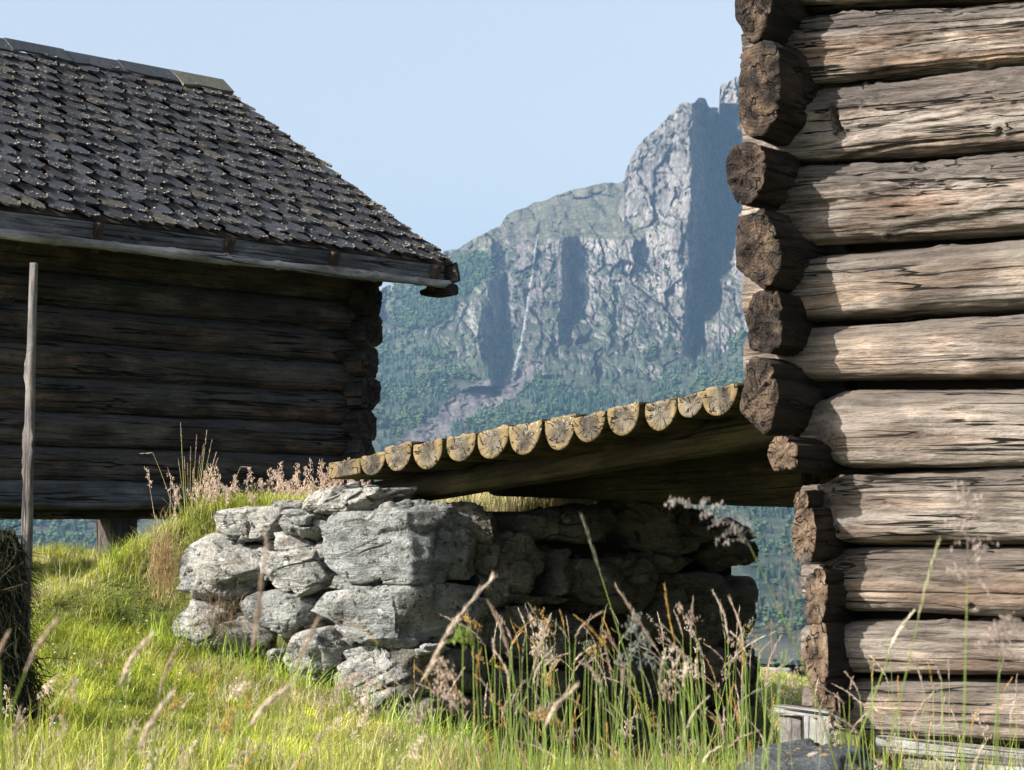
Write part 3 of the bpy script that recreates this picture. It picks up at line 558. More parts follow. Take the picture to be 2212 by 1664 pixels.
def extrude(name, outline, origin, mats, seed, parent, Ln, nseg=40, lump=.006):
    """outline (n,2) in (gd,z); extruded along vdir; in a frame whose X is -vdir so the end faces the viewer"""
    n = len(outline); xs = np.linspace(0, Ln, nseg); o = np.asarray(outline); cen = o.mean(0)
    M = frame(origin, -vdir); MI = np.array(M.to_3x3().inverted())
    X = np.repeat(xs[:, None], n, 1); Pn = np.stack([X, np.broadcast_to(o[:, 0], X.shape), np.broadcast_to(o[:, 1], X.shape)], -1)
    w = smooth(0, .05, o[:, 1].max() - o[:, 1]); dd = lump * fbm(Pn * [2, 9, 9] + seed, seed, 4); nn = (o - cen) / (np.linalg.norm(o - cen, axis=1)[:, None] + 1e-9)
    Pn[..., 1] += nn[:, 0] * dd; Pn[..., 2] += nn[:, 1] * dd
    V = [Pn.reshape(-1, 3)]; i = np.arange(nseg - 1)[:, None] * n; j = np.arange(n)[None]; k = (j + 1) % n
    F = [np.stack([i + j, i + k, i + n + k, i + n + j], -1).reshape(-1, 4)]; mi = [np.zeros(len(F[0]), int)]; off = nseg * n; T = []; tm = []
    for e, sg in ((0, -1), (nseg - 1, 1)):
        prev = e * n + np.arange(n); c3 = Pn[e].mean(0)
        for q in range(1, 6):
            ring = c3 + (Pn[e] - c3) * (1 - q / 6); ring[:, 0] += sg * .005 * fbm(ring * 25 + seed, seed, 3) + sg * .004 * (q == 1); cur = off + np.arange(n); off += n; V.append(ring)
            a = np.stack([prev, np.roll(prev, -1), np.roll(cur, -1), cur], -1); F.append(a); mi.append(np.ones(n, int)); prev = cur
        V.append(c3[None]); T.append(np.stack([prev, np.roll(prev, -1), np.full(n, off)], -1)); tm.append(np.ones(n, int)); off += 1
    V = np.concatenate(V); Wp = -vdir * (V[:, :1] - Ln) + gd * V[:, 1:2] + np.array([0, 0, 1.]) * V[:, 2:]
    return mk(name, Wp @ MI.T, [np.concatenate(F), np.concatenate(T)], mats, mi=np.concatenate(mi + tm), parent=parent, M=M)
for k, (zx0, zx1, zy0, zy1) in enumerate(PE):
    x0, x1 = 325 + zx0 / 4.656, 325 + zx1 / 4.656; y0, y1 = 375 + zy0 / 4.656, 375 + zy1 / 4.656
    y0 -= 2.4
    Pa, Pb = lineP(x0), lineP(x1); w = np.linalg.norm(Pb - Pa) / 2; o = (Pa + Pb) / 2; zt, zb_ = at(512, y0, o[1])[2], at(512, y1, o[1])[2]; o[2] = zt; hgt = zt - zb_
    o = o + vdir * random.uniform(-.02, .02)
    a = np.linspace(-.25, math.pi + .25, 26); ox = np.cos(a) * w * (1 - .03 * np.sin(3 * a + k)); oz = -(np.sin(a) + .25) / 1.25 * hgt
    top = np.linspace(-1, 1, 8)[1:-1]; sl = random.uniform(-.07, .07) + .18 * w / .1 * .5
    ol = np.concatenate([np.stack([ox, oz], -1), np.stack([top * w * .95, 0 * top + .004 * rng.normal(size=6)], -1)]); ol[:, 1] += ol[:, 0] * .14
    ol[:, 1] += hgt * .45                 # centre of the rings near the middle of the end face
    o[2] -= hgt * .45
    extrude('half_log', ol, o, [M_deck, M_deckend], 300 + k, dk, 2.1 + random.uniform(-.05, .1))
# squared first timber
Pa, Pb = lineP(329), lineP(360.5); w = np.linalg.norm(Pb - Pa); o = Pa.copy(); o[2] = at(512, 479, o[1])[2]
ol = np.array([(0, .0), (w, .022), (w, .098), (w * .5, .088), (0, .078)]); ol = np.concatenate([np.linspace(ol[i], ol[(i + 1) % 5], 6)[:-1] for i in range(5)]); mid = ol.mean(0); ol = ol - mid; o2 = o + gd * mid[0]; o2[2] = o[2] + mid[1]
extrude('edge_timber', ol, o2, [M_deck, M_deckend], 330, dk, 2.1, lump=.004)
def beam(x0, y0t, y0b, x1, y1t, y1b, off, seed, ext=0., nm='support_beam'):
    A = lineP(x0, off); Bp = lineP(x1, off); za = (at(512, y0t, A[1])[2] + at(512, y0b, A[1])[2]) / 2; zb_ = (at(512, y1t, Bp[1])[2] + at(512, y1b, Bp[1])[2]) / 2
    ha = (at(512, y0t, A[1])[2] - at(512, y0b, A[1])[2]) / 2; hb = (at(512, y1t, Bp[1])[2] - at(512, y1b, Bp[1])[2]) / 2; A[2] = za; Bp[2] = zb_; L = np.linalg.norm(Bp - A)
    log(nm, A, Bp, .11, lambda x: ha + (hb - ha) * x / L, [M_beam, M_cabend2], seed, dk, step=.03, na=56, pw=2.3, amp=.8)
beam(379, 482, 509, 800, 405, 440, .36, 340)
beam(500, 470, 496, 815, 420, 506, 1.05, 341)
beam(450, 486, 497, 835, 430, 508, 1.9, 342)

# ------------------------------------------------------------------ stones
def stone(name, poly, plane_u, origin, ext, depthlen, mt, seed, parent=None, bulge=.05, facet=.05, na=130, out=None, rough=.5, label=None):
    """poly: outline in (u,z) metres on the wall plane; ext: direction into the wall; out: outward normal"""
    poly = np.asarray(poly, float); n = len(poly); seg = np.linalg.norm(np.roll(poly, -1, 0) - poly, axis=1); cum = np.concatenate([[0], np.cumsum(seg)])
    s = np.arange(na) / na * cum[-1]; cl = np.concatenate([poly, poly[:1]]); ol = np.stack([np.interp(s, cum, cl[:, q]) for q in (0, 1)], -1); ol = ol.mean(0) + (ol - ol.mean(0)) * .97
    for _ in range(1): ol = .25 * np.roll(ol, 1, 0) + .5 * ol + .25 * np.roll(ol, -1, 0)
    cen = ol.mean(0); size = np.sqrt(np.ptp(ol[:, 0]) * np.ptp(ol[:, 1])); lv = max(14, int(size / .009)); rings = []
    out = np.asarray(out if out is not None else -np.asarray(ext)); ext = np.asarray(ext, float)
    u3 = np.asarray(plane_u, float); z3 = np.array([0, 0, 1.])
    def P3(o2): return origin + o2[:, :1] * u3 + o2[:, 1:] * z3
    for q in range(1, lv + 1):
        f = q / lv; o2 = cen + (ol - cen) * f; rings.append(P3(o2) + out * (bulge * (1 - f ** (9 if bulge < .03 else 5))))
    m = max(6, int(depthlen / .02))
    for q in range(1, m + 1):
        f = q / m; o2 = cen + (ol - cen) * (1 + .04 * math.sin(min(1, f * 4) * 1.57) - .25 * f ** 4); rings.append(P3(o2) + ext * (depthlen * f))
    V = np.concatenate([[P3(cen[None])[0] + out * bulge]] + rings + [[P3(cen[None])[0] + ext * depthlen]])
    # broken facets: random cleavage planes shave the lump flat, then cracks and grain
    h = np.random.default_rng(seed); c3 = (V.max(0) + V.min(0)) / 2; W_ = V - c3
    for q in range(16):
        dr = h.normal(0, 1, 3); dr[2] *= .9; dr /= np.linalg.norm(dr); pr = W_ @ dr; lim = pr.max() * h.uniform(1 - facet * 1.6, .985); W_ = W_ - dr * np.maximum(pr - lim, 0)[:, None] * .92
    V = c3 + W_; ang = h.uniform(-.5, .5); st = np.array([[math.cos(ang), 0, -math.sin(ang)], [0, 1, 0], [math.sin(ang), 0, math.cos(ang)]]); VS = V @ st.T
    nrm = W_ / (np.linalg.norm(W_, axis=1)[:, None] + 1e-9)
    cell = VS * np.array([9, 9, 17]) + .5 * np.stack([noise(VS * 8 + q * 9, seed + q) for q in range(3)], -1); ci = np.floor(cell).astype(np.int64); stp = hsh(ci[:, 0], ci[:, 1], ci[:, 2], seed)
    crk = np.abs(noise(VS * [5, 5, 14] + 3.3, seed + 6)); 
    sd = c3 + h.uniform(-.5, .5, (34, 3)) * np.ptp(V, axis=0); tl = h.normal(0, 1, (34, 3)); tl /= np.linalg.norm(tl, axis=1)[:, None]; nr_ = ((VS @ st + .02 * np.stack([noise(V * 14 + q * 5, seed + q) for q in range(3)], -1)) [:, None] - sd[None]); nr_ = (nr_ ** 2).sum(2).argmin(1)
    fac = np.clip(((V - sd[nr_]) * tl[nr_]).sum(1), -.07, .07) * .46
    dsp = fac * rough + rough * (.008 * stp + .012 * fbm(VS * [7, 7, 16], seed, 4, .55) - .045 * (1 - smooth(0, .08, crk)) * smooth(-.1, .4, noise(V * 5, seed + 8)) + .005 * fbm(V * 60, seed + 3, 3, .7))
    V = V + nrm * dsp[:, None]
    tot = lv + m; i = 1 + np.arange(tot - 1)[:, None] * na; j = np.arange(na)[None]; k = (j + 1) % na
    Q = np.stack([i + j, i + na + j, i + na + k, i + k], -1).reshape(-1, 4); T1 = np.stack([np.zeros(na, int), 1 + j[0], 1 + k[0]], -1); e = 1 + (tot - 1) * na; T2 = np.stack([e + k[0], e + j[0], np.full(na, len(V) - 1)], -1)
    V0 = Vector(origin + cen[0] * u3 + cen[1] * z3); o = mk(name, V - np.array(V0), [Q, np.concatenate([T1, T2])], mt, parent=parent, M=Matrix.Translation(V0))
    if label: o['label'] = label
    return o
def planepts(poly, org, u):           # pixels of the 2212 view -> (u,z) on a vertical plane
    r = []
    for x, y in poly:
        d = b(x, y, 1.0); n = np.array([u[1], -u[0]]); t = (org[:2] @ n) / (d[:2] @ n); p = d * t; r.append((float((p[:2] - org[:2]) @ u[:2]), float(p[2])))
    return r
wall = thing('stone_wall', tuple(np.array([CW[0], CW[1], -1.1])), 'dry stone wall of lichen-spotted grey boulders carrying the log deck', 'stone wall')
org = np.array([CW[0], CW[1], 0.])
LEFT = [([(612, 1078), (640, 1060), (700, 1052), (800, 1055), (814, 1075), (805, 1098), (700, 1106), (615, 1097)], 0, .35, .02, -.0),
 ([(420, 1132), (470, 1105), (560, 1086), (606, 1093), (604, 1130), (575, 1168), (500, 1168), (450, 1152)], 0, .45, .04, 0),
 ([(596, 1108), (640, 1098), (692, 1115), (704, 1150), (662, 1168), (612, 1150)], 0, .3, .04, 0),
 ([(372, 1238), (395, 1195), (440, 1163), (500, 1156), (538, 1183), (552, 1240), (500, 1290), (450, 1300), (390, 1278)], 0, .4, .07, 0),
 ([(572, 1170), (610, 1143), (652, 1172), (706, 1178), (718, 1230), (692, 1277), (650, 1288), (600, 1267), (578, 1220)], 0, .4, .06, 0),
 ([(528, 1190), (560, 1178), (580, 1215), (577, 1252), (550, 1258), (526, 1222)], 0, .3, .03, .04),
 ([(694, 1150), (718, 1110), (790, 1103), (830, 1083), (880, 1090), (890, 1200), (888, 1259), (780, 1260), (728, 1242), (703, 1210)], 1, .46, .02, 0),
 ([(716, 1262), (760, 1246), (800, 1256), (790, 1284), (725, 1288)], 1, .3, .02, .05),
 ([(663, 1322), (690, 1280), (770, 1266), (888, 1260), (888, 1330), (870, 1396), (820, 1398), (770, 1382), (700, 1352)], 1, .52, .02, 0),
 ([(503, 1312), (520, 1285), (600, 1266), (668, 1300), (660, 1347), (600, 1368), (530, 1348)], 1, .4, .05, .03),
 ([(355, 1325), (400, 1290), (470, 1308), (512, 1360), (535, 1410), (470, 1412), (400, 1378)], 0, .4, .07, 0),
 ([(590, 1440), (615, 1375), (680, 1353), (705, 1400), (700, 1455), (620, 1470)], 0, .4, .05, .02),
 ([(696, 1447), (738, 1418), (800, 1398), (856, 1412), (872, 1460), (850, 1505), (805, 1545), (758, 1528), (712, 1485)], 0, .42, .07, 0),
 ([(880, 1400), (720, 1392), (700, 1440), (730, 1560), (880, 1600)], 0, .3, .0, .1)]
for k, (pl, mm, dl, bu, push) in enumerate(LEFT):
    pp = planepts(pl, org, dR); o_ = org + uL * push
    stone('stone', pp, dR, o_, uL, dl, [M_rock1, M_rock2][mm], 400 + k, wall, bulge=bu, facet=.17 if mm == 0 else .06, out=nR * .8 - uL * .5, rough=.85 if mm == 0 else .62)
hw_ = np.random.default_rng(91)
for k in range(26):                     # small wedging stones in the joints
    cx_, cy_ = [(560, 1300), (655, 1262), (706, 1262), (600, 1368), (520, 1300), (560, 1172), (700, 1100), (690, 1400), (880, 1402), (560, 1420), (640, 1355), (470, 1302), (700, 1290)][k % 13]; cx_ += hw_.uniform(-14, 14); cy_ += hw_.uniform(-9, 9); rw, rh = hw_.uniform(12, 26), hw_.uniform(7, 16)
    pl = [(cx_ + rw * math.cos(a_) * hw_.uniform(.8, 1.1), cy_ + rh * math.sin(a_) * hw_.uniform(.8, 1.1)) for a_ in np.linspace(0, 6.28, 8)[:-1]]
    stone('stone', planepts(pl[::-1], org, dR), dR, org + uL * .06, uL, .15, M_rock1, 480 + k, wall, bulge=.03, facet=.2, na=48, out=nR * .8 - uL * .5, rough=.6)
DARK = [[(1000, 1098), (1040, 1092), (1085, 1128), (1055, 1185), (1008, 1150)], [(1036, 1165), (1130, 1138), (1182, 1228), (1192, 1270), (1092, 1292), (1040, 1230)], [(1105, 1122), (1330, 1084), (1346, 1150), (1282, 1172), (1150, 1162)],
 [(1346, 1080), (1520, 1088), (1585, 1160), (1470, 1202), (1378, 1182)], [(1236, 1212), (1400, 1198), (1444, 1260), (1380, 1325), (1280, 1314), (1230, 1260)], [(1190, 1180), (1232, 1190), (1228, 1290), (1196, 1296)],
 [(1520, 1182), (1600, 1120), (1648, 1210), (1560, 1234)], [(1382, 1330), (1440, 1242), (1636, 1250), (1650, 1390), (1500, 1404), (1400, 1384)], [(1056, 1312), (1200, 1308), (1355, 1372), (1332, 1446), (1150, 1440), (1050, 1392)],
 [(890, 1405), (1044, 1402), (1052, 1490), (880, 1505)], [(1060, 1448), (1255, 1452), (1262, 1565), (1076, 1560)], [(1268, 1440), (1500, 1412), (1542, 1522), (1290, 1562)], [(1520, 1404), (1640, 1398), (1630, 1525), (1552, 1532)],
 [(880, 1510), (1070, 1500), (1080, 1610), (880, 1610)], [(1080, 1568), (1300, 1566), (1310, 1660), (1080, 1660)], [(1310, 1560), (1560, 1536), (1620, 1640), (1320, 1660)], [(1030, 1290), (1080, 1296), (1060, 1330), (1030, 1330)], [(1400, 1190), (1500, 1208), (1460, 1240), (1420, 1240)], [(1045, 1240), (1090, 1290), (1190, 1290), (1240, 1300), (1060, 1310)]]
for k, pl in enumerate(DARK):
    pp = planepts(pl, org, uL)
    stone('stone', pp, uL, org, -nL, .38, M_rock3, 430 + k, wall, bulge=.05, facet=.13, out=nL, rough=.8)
M_earth, nt_, bs_ = mat('dark_earth'); bs_.inputs['Roughness'].default_value = 1; g_ = G(nt_); g_.link(g_.ramp(g_.noise(g_.vec((1, 1, 1)), 20, 5, .7), [(.3, (.012, .009, .006)), (.7, (.05, .035, .022))]), bs_.inputs['Base Color'])
def core():
    acc = Acc(); e = org - nL * .16 + uL * .25 
    box(acc, frame((e[0], e[1], -1.6), uL), 2.05, .2, 1.5)
    e = org + uL * .22 - dR * 1.35
    box(acc, frame((e[0], e[1], -1.6), dR), 1.3, .2, 1.45)
    acc.build('earth_core', M_earth, wall)
core()
def freestone(name, x, y, Y, w, h, dl, mt, seed, lab, cat):
    c = b(x, y, Y); sx = w / 2 * Y / 5000; sz = h / 2 * Y / 5000; pp = [(sx * math.cos(a) * (1 + .12 * math.sin(3 * a + seed)), sz * math.sin(a)) for a in np.linspace(0, 6.283, 13)[:-1]]
    o = stone(name, pp, (1, 0, 0), c, (0, 1, 0), dl, mt, seed, None, bulge=.12 * w / 300, facet=.05, rough=.35); return tag(o, lab, cat)
freestone('boulder', 1775, 1742, 6.2, 440, 250, .35, M_boulder, 461, 'dark blue-grey mossy boulder at the bottom of the picture before the cabin', 'boulder')
freestone('field_stone', 275, 1322, 12.35, 90, 80, .25, M_rock1, 462, 'small grey field stone sunk in the grass left of the stone wall', 'stone')

# ------------------------------------------------------------------ left barn
uB = np.array([.656, .755, 0]); nB = np.array([.755, -.656, 0])
C0 = b(808, 1100, 16.0); C0[2] = 0
barn = thing('storehouse', tuple(C0 + np.array([0, 0, -.2])), 'dark old log storehouse with fish-scale slate roof, standing on short posts at the left', 'log barn')
zs = [(.245, .46), (.46, .67), (.67, .885), (.885, 1.10), (1.10, 1.31), (1.31, 1.52), (1.52, 1.80), (1.80, 2.02)]
def barnlog(nm, a0, a1, off, z0, z1, hw, seed, mt=None, step=.02, pw=2.3, zl=None):
    A = C0 + uB * a0 + nB * off; B = C0 + uB * a1 + nB * off; A[2] = (z0 + z1) / 2 + (zl or 0); B[2] = (z0 + z1) / 2
    return log(nm, A, B, hw, (z1 - z0) / 2 * 1.06, [mt or M_barn, M_barnend], seed, barn, step=step, na=64, pw=pw, amp=1., crack=.012, knots=5)
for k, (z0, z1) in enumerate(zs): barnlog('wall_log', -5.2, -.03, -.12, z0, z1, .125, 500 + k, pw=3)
barnlog('sill_beam', -5.2, .05, -.10, .095, .25, .12, 520, M_sill, pw=7)
barnlog('floor_beam', -5.2, -.1, -.30, .03, .10, .1, 521, pw=5)
for k in range(9):                     # gable wall logs whose ends project past the front wall
    z0 = .14 + k * .213; ja = -.215 + .012 * k + random.uniform(-.012, .012); A = C0 + uB * ja - nB * 3.4; B = C0 + uB * ja + nB * (.10 + .05 * random.random()); A[2] = B[2] = z0 + .1
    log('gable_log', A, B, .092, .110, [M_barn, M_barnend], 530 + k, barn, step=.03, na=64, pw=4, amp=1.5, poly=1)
for a in (-.25, -1.98, -4.6):
    for off in (-.35, -3.2):
        p = C0 + uB * (a if off > -1 or a < -1 else -.95) + nB * off; 
        log('post', (p[0], p[1], -.95), (p[0], p[1], .04), .10, .10, [M_barn, M_barn], int(600 + a * 10 + off), barn, z=tuple(nB), step=.04, na=32, pw=5)
acc = Acc(); q = C0 - uB * 5 - nB * 3.3; box(acc, frame((q[0], q[1], .045), uB), 4.9, 3.2, .05); acc.build('floor', M_inner, barn)
acc = Acc(); q = C0 - uB * 5 - nB * .2; box(acc, frame((q[0], q[1], .12), uB), 4.9, -.05, 1.85); q = C0 - uB * 5 - nB * 3.3; box(acc, frame((q[0], q[1], .12), uB), 4.9, .2, 1.85); acc.build('lining_boards', M_inner, barn)
# roof
EV = C0 + uB * .21 + nB * .5; EV[2] = 0; EV = EV * 1.0
Ycor = EV[1]; EV[2] = zof(570, Ycor); w_ = 2.36
RD = EV - nB * w_; RD[2] = zof(192, RD[1]); mvec = RD - EV; SL = np.linalg.norm(mvec); mvec /= SL; nrm = np.cross(uB, mvec); nrm *= np.sign(nrm[2])
def rp(a, s, h=0): return EV - uB * a + mvec * s + nrm * h
RL = 5.0
def roof():
    acc = Acc(); crud = Acc(); tw, ex = .190, SL / 17.6
    V_, C_ = [], []
    nrow = 18
    for r_ in range(nrow):
        n = int(RL / tw) + 2
        for c in range(-1, n):
            a = (c + .5 * (r_ % 2)) * tw + random.uniform(-.016, .016) + .05; s0 = r_ * ex - .03 + random.uniform(-.014, .014); w = tw * random.uniform(.82, .95); ln = ex * 1.9
            if s0 > SL - .12: continue
            q = 11; th = np.linspace(-1, 1, q); jit = rng.normal(0, .007, q)
            lo_ = np.stack([th * w / 2, (.095 * (np.abs(th) ** 2.2)) + jit], -1); lo_[:, 0] *= 1 - .06 * np.abs(th) ** 3
            up_ = np.stack([th * w / 2, np.full(q, ln)], -1)
            a_min = .0; h0 = .040 + random.uniform(-.006, .012); tip = random.uniform(-.006, .006)
            def pt(xy, h): return rp(max(a + xy[0], -.02 + .02 * random.random() if a + xy[0] < 0 else -1), s0 + xy[1], h + tip * xy[0] / w * 2)
            if a < -.03 and c < 0 and a + w / 2 < .03: continue
            T = [pt(x, h0 - .034 * min(1, x[1] / ln)) for x in lo_]; U = [pt(x, .004) for x in up_]; Bt = [pt(x, h0 - .034 * min(1, x[1] / ln) - .016) for x in lo_]
            base = len(T); Fq = [(i, i + 1, base + i + 1, base + i) for i in range(q - 1)] + [(2 * base + i, 2 * base + i + 1, i + 1, i) for i in range(q - 1)]
            g_ = random.uniform(.6, 1.5); cc = np.array([.024, .026, .031]) * g_
            if random.random() < .06: cc = np.array([.05, .045, .038])
            acc.add(T + U + Bt, np.array(Fq), cc)
            # crust of lichen and grit along the lower rim
            edge_f = 1 + 1.6 * float(smooth(.9, 0, a)); m = int(random.uniform(5, 26) * edge_f)
            for _ in range(m):
                t_ = random.uniform(-1, 1); rim = random.random() < .75; yy = .095 * abs(t_) ** 2.2 + (random.uniform(-.004, .010) if rim else random.uniform(0, ex))
                p = rp(max(0, a + t_ * w / 2), s0 + yy, h0 - .034 * yy / ln + random.uniform(0, .006)); sz = random.uniform(.0018, .0062) * (1 if rim else .8)
                crumbs.append((*p, sz, random.random()))
    return acc
crumbs = []
ra = roof(); ra.build('slate_tiles', M_slate, barn)
def octas(P, sx, sy, sz, ax=None, ay=None, az=None, c=None, acc=None, jit=.3):
    n = len(P); ax = np.broadcast_to(ax if ax is not None else (1, 0, 0), (n, 3)); ay = np.broadcast_to(ay if ay is not None else (0, 1, 0), (n, 3)); az = np.broadcast_to(az if az is not None else (0, 0, 1), (n, 3))
    f = lambda s: np.broadcast_to(s, (n,))[:, None] * rng.uniform(1 - jit, 1 + jit, (n, 1))
    V = np.stack([P + ax * f(sx), P + ay * f(sy), P - ax * f(sx), P - ay * f(sy), P + az * f(sz), P - az * f(sz)], 1)
    T = np.array([(0, 1, 4), (1, 2, 4), (2, 3, 4), (3, 0, 4), (1, 0, 5), (2, 1, 5), (3, 2, 5), (0, 3, 5)])
    F = (T[None] + (np.arange(n) * 6)[:, None, None]).reshape(-1, 3); acc.add(V.reshape(-1, 3), F, np.repeat(c, 6, 0) if c is not None else None)
cr = np.array(crumbs); acc = Acc()
cc = np.where((cr[:, 4] < .35)[:, None], np.array([.20, .16, .11]), np.where((cr[:, 4] < .75)[:, None], np.array([.12, .095, .07]), np.array([.34, .31, .26])))
octas(cr[:, :3], cr[:, 3] * 1.4, cr[:, 3] * 1.2, cr[:, 3], c=cc, acc=acc, jit=.5); acc.build('lichen_crust', M_crud, barn)
acc = Acc()                            # roof boarding, far slope, gable boards
M0 = np.eye(4)
def slab(acc, pts, th_vec, c=None):
    p = np.array(pts); V = np.concatenate([p, p + th_vec]); acc.add(V, [[0, 1, 2, 3], [7, 6, 5, 4], [0, 4, 5, 1], [1, 5, 6, 2], [2, 6, 7, 3], [3, 7, 4, 0]], c)
slab(acc, [rp(0, 0, -.004), rp(RL, 0, -.004), rp(RL, SL, -.004), rp(0, SL, -.004)], -nrm * .05)
far = RD - nB * w_ + np.array([0, 0, EV[2] - RD[2]])
slab(acc, [RD + nrm * -.004, RD - uB * RL + nrm * -.004, far - uB * RL, far], np.array([0, 0, -.06]))
acc.build('roof_boards', M_inner, barn)
acc = Acc()
gv = np.array([C0 + uB * -.06 + nB * 0, C0 + uB * -.06 - nB * 3.4]); 
pk = RD + 0 * uB; pk = C0 - uB * .06 - nB * 1.7; pk[2] = RD[2] - .1; g0, g1 = gv[0].copy(), gv[1].copy(); g0[2] = g1[2] = 1.95
V = np.array([g0, g1, pk, g0 - uB * .1, g1 - uB * .1, pk - uB * .1]); acc.multi(V, [[[0, 1, 2], [5, 4, 3]], [[0, 3, 4, 1], [1, 4, 5, 2], [2, 5, 3, 0]]]); acc.build('gable_boards', M_barn, barn)
acc = Acc(); k = 0; a = -.02
while a < RL:                          # long flat ridge slates
    ln = random.uniform(.42, .6); th = .012 + (.010 if k == 0 else 0); up = .022 + .008 * (k % 2)
    wd_ = .12 if k else .16
    c = np.array([.045, .05, .058]) * random.uniform(.8, 1.4) if k else np.array([.10, .095, .075])
    nseg = 8; pts = []
    for i in range(nseg + 1):
        aa = a + ln * i / nseg; low = wd_ * (1 + .22 * noise(np.array([aa * 9, k, 1.])))
        pts.append([rp(aa, SL - low, up + .006), rp(aa, SL + .02, up + .03), rp(aa, SL + .02, up + .03 + th), rp(aa, SL - low, up + .006 + th)])
    pts = np.array(pts); n4 = len(pts); V = pts.reshape(-1, 3); F = [(4 * i + q, 4 * i + (q + 1) % 4, 4 * (i + 1) + (q + 1) % 4, 4 * (i + 1) + q) for i in range(n4 - 1) for q in range(4)] + [(0, 1, 2, 3), (4 * n4 - 1, 4 * n4 - 2, 4 * n4 - 3, 4 * n4 - 4)]
    acc.add(V, np.array(F), c); a += ln * .93; k += 1
acc.build('ridge_slates', M_slate, barn)
# eave boards, birch pole, wooden hooks
def eavepoint(a, down, out_=0.): p = rp(a, 0) + nB * out_; p[2] -= down; return p
for k, (a0, a1) in enumerate([(0.06, 1.12), (1.14, 2.03), (2.05, 3.05), (3.07, 4.9)]):
    log('eave_board', eavepoint(a1, .075), eavepoint(a0, .075), .016, .058, [M_fascia, M_fascia], 610 + k, barn, step=.03, na=40, pw=9, amp=.25, crack=.004)
log('birch_pole', eavepoint(4.9, .150, .035), eavepoint(.03, .150, .035), lambda x: .029 + .004 * math.sin(x * 5) + .005 * (abs((x * 2.3) % 1 - .5) < .06), lambda x: .029 + .004 * math.sin(x * 5 + 1) + .005 * (abs((x * 2.3) % 1 - .5) < .06), [M_birch, M_birch], 620, barn, step=.015, na=32, pw=2, amp=.35, crack=.004)
for k, a in enumerate((1.13, 2.04, 3.06, .16)):
    A = eavepoint(a, .19, .0) ; B = eavepoint(a, .02, .05); log('wooden_hook', A - nB * .02, B, .02, .032, [M_barn, M_barnend], 625 + k, barn, z=tuple(uB), step=.02, na=24, pw=3, amp=.5)
log('end_bracket', eavepoint(.03, .19, -.20), eavepoint(.04, .185, .09), .04, lambda x: .018 + .028 * math.sin(min(1, x / .28) * 2.4), [M_barnend, M_barnend], 630, barn, step=.02, na=32, pw=3, amp=.6)
log('end_board', eavepoint(-.01, .11, -.16), eavepoint(-.02, .06, .07), .014, .065, [M_barn, M_barnend], 631, barn, step=.03, na=32, pw=5, amp=.6)
# verge: rough stack of slate edges along the gable side
acc = Acc()
for k in range(46):
    s = k * SL / 46; M_ = frame(rp(-.02 - .015 * random.random(), s, -.045 + .01 * random.random()), mvec, nrm); box(acc, M_, SL / 46 * 1.5, .12, .055, np.array([.06, .055, .05]) * random.uniform(.5, 1.8), .008)
acc.build('verge_slates', M_slate, barn)

# distant small barn beyond the meadow edge
far_b = thing('distant_barn', tuple(b(1650, 1475, 36)), 'distant low barn roof just over the meadow edge, seen between wall and cabin', 'barn')
acc = Acc(); p = b(1560, 1420, 37); box(acc, frame(p, (1, -.35, -.02)), 1.6, 2.0, .16, (.05, .06, .06)); acc.build('roof', M_slate, far_b)
log('eave_pole', b(1600, 1446, 36), b(1708, 1449, 35.6), .04, .045, [M_birch, M_birch], 650, far_b, step=.05, na=24)
acc = Acc(); p = b(1575, 1520, 37.2); box(acc, frame(p, (1, -.35, 0)), 1.1, 1.5, .55, (.05, .045, .04)); acc.build('wall', M_barn, far_b)

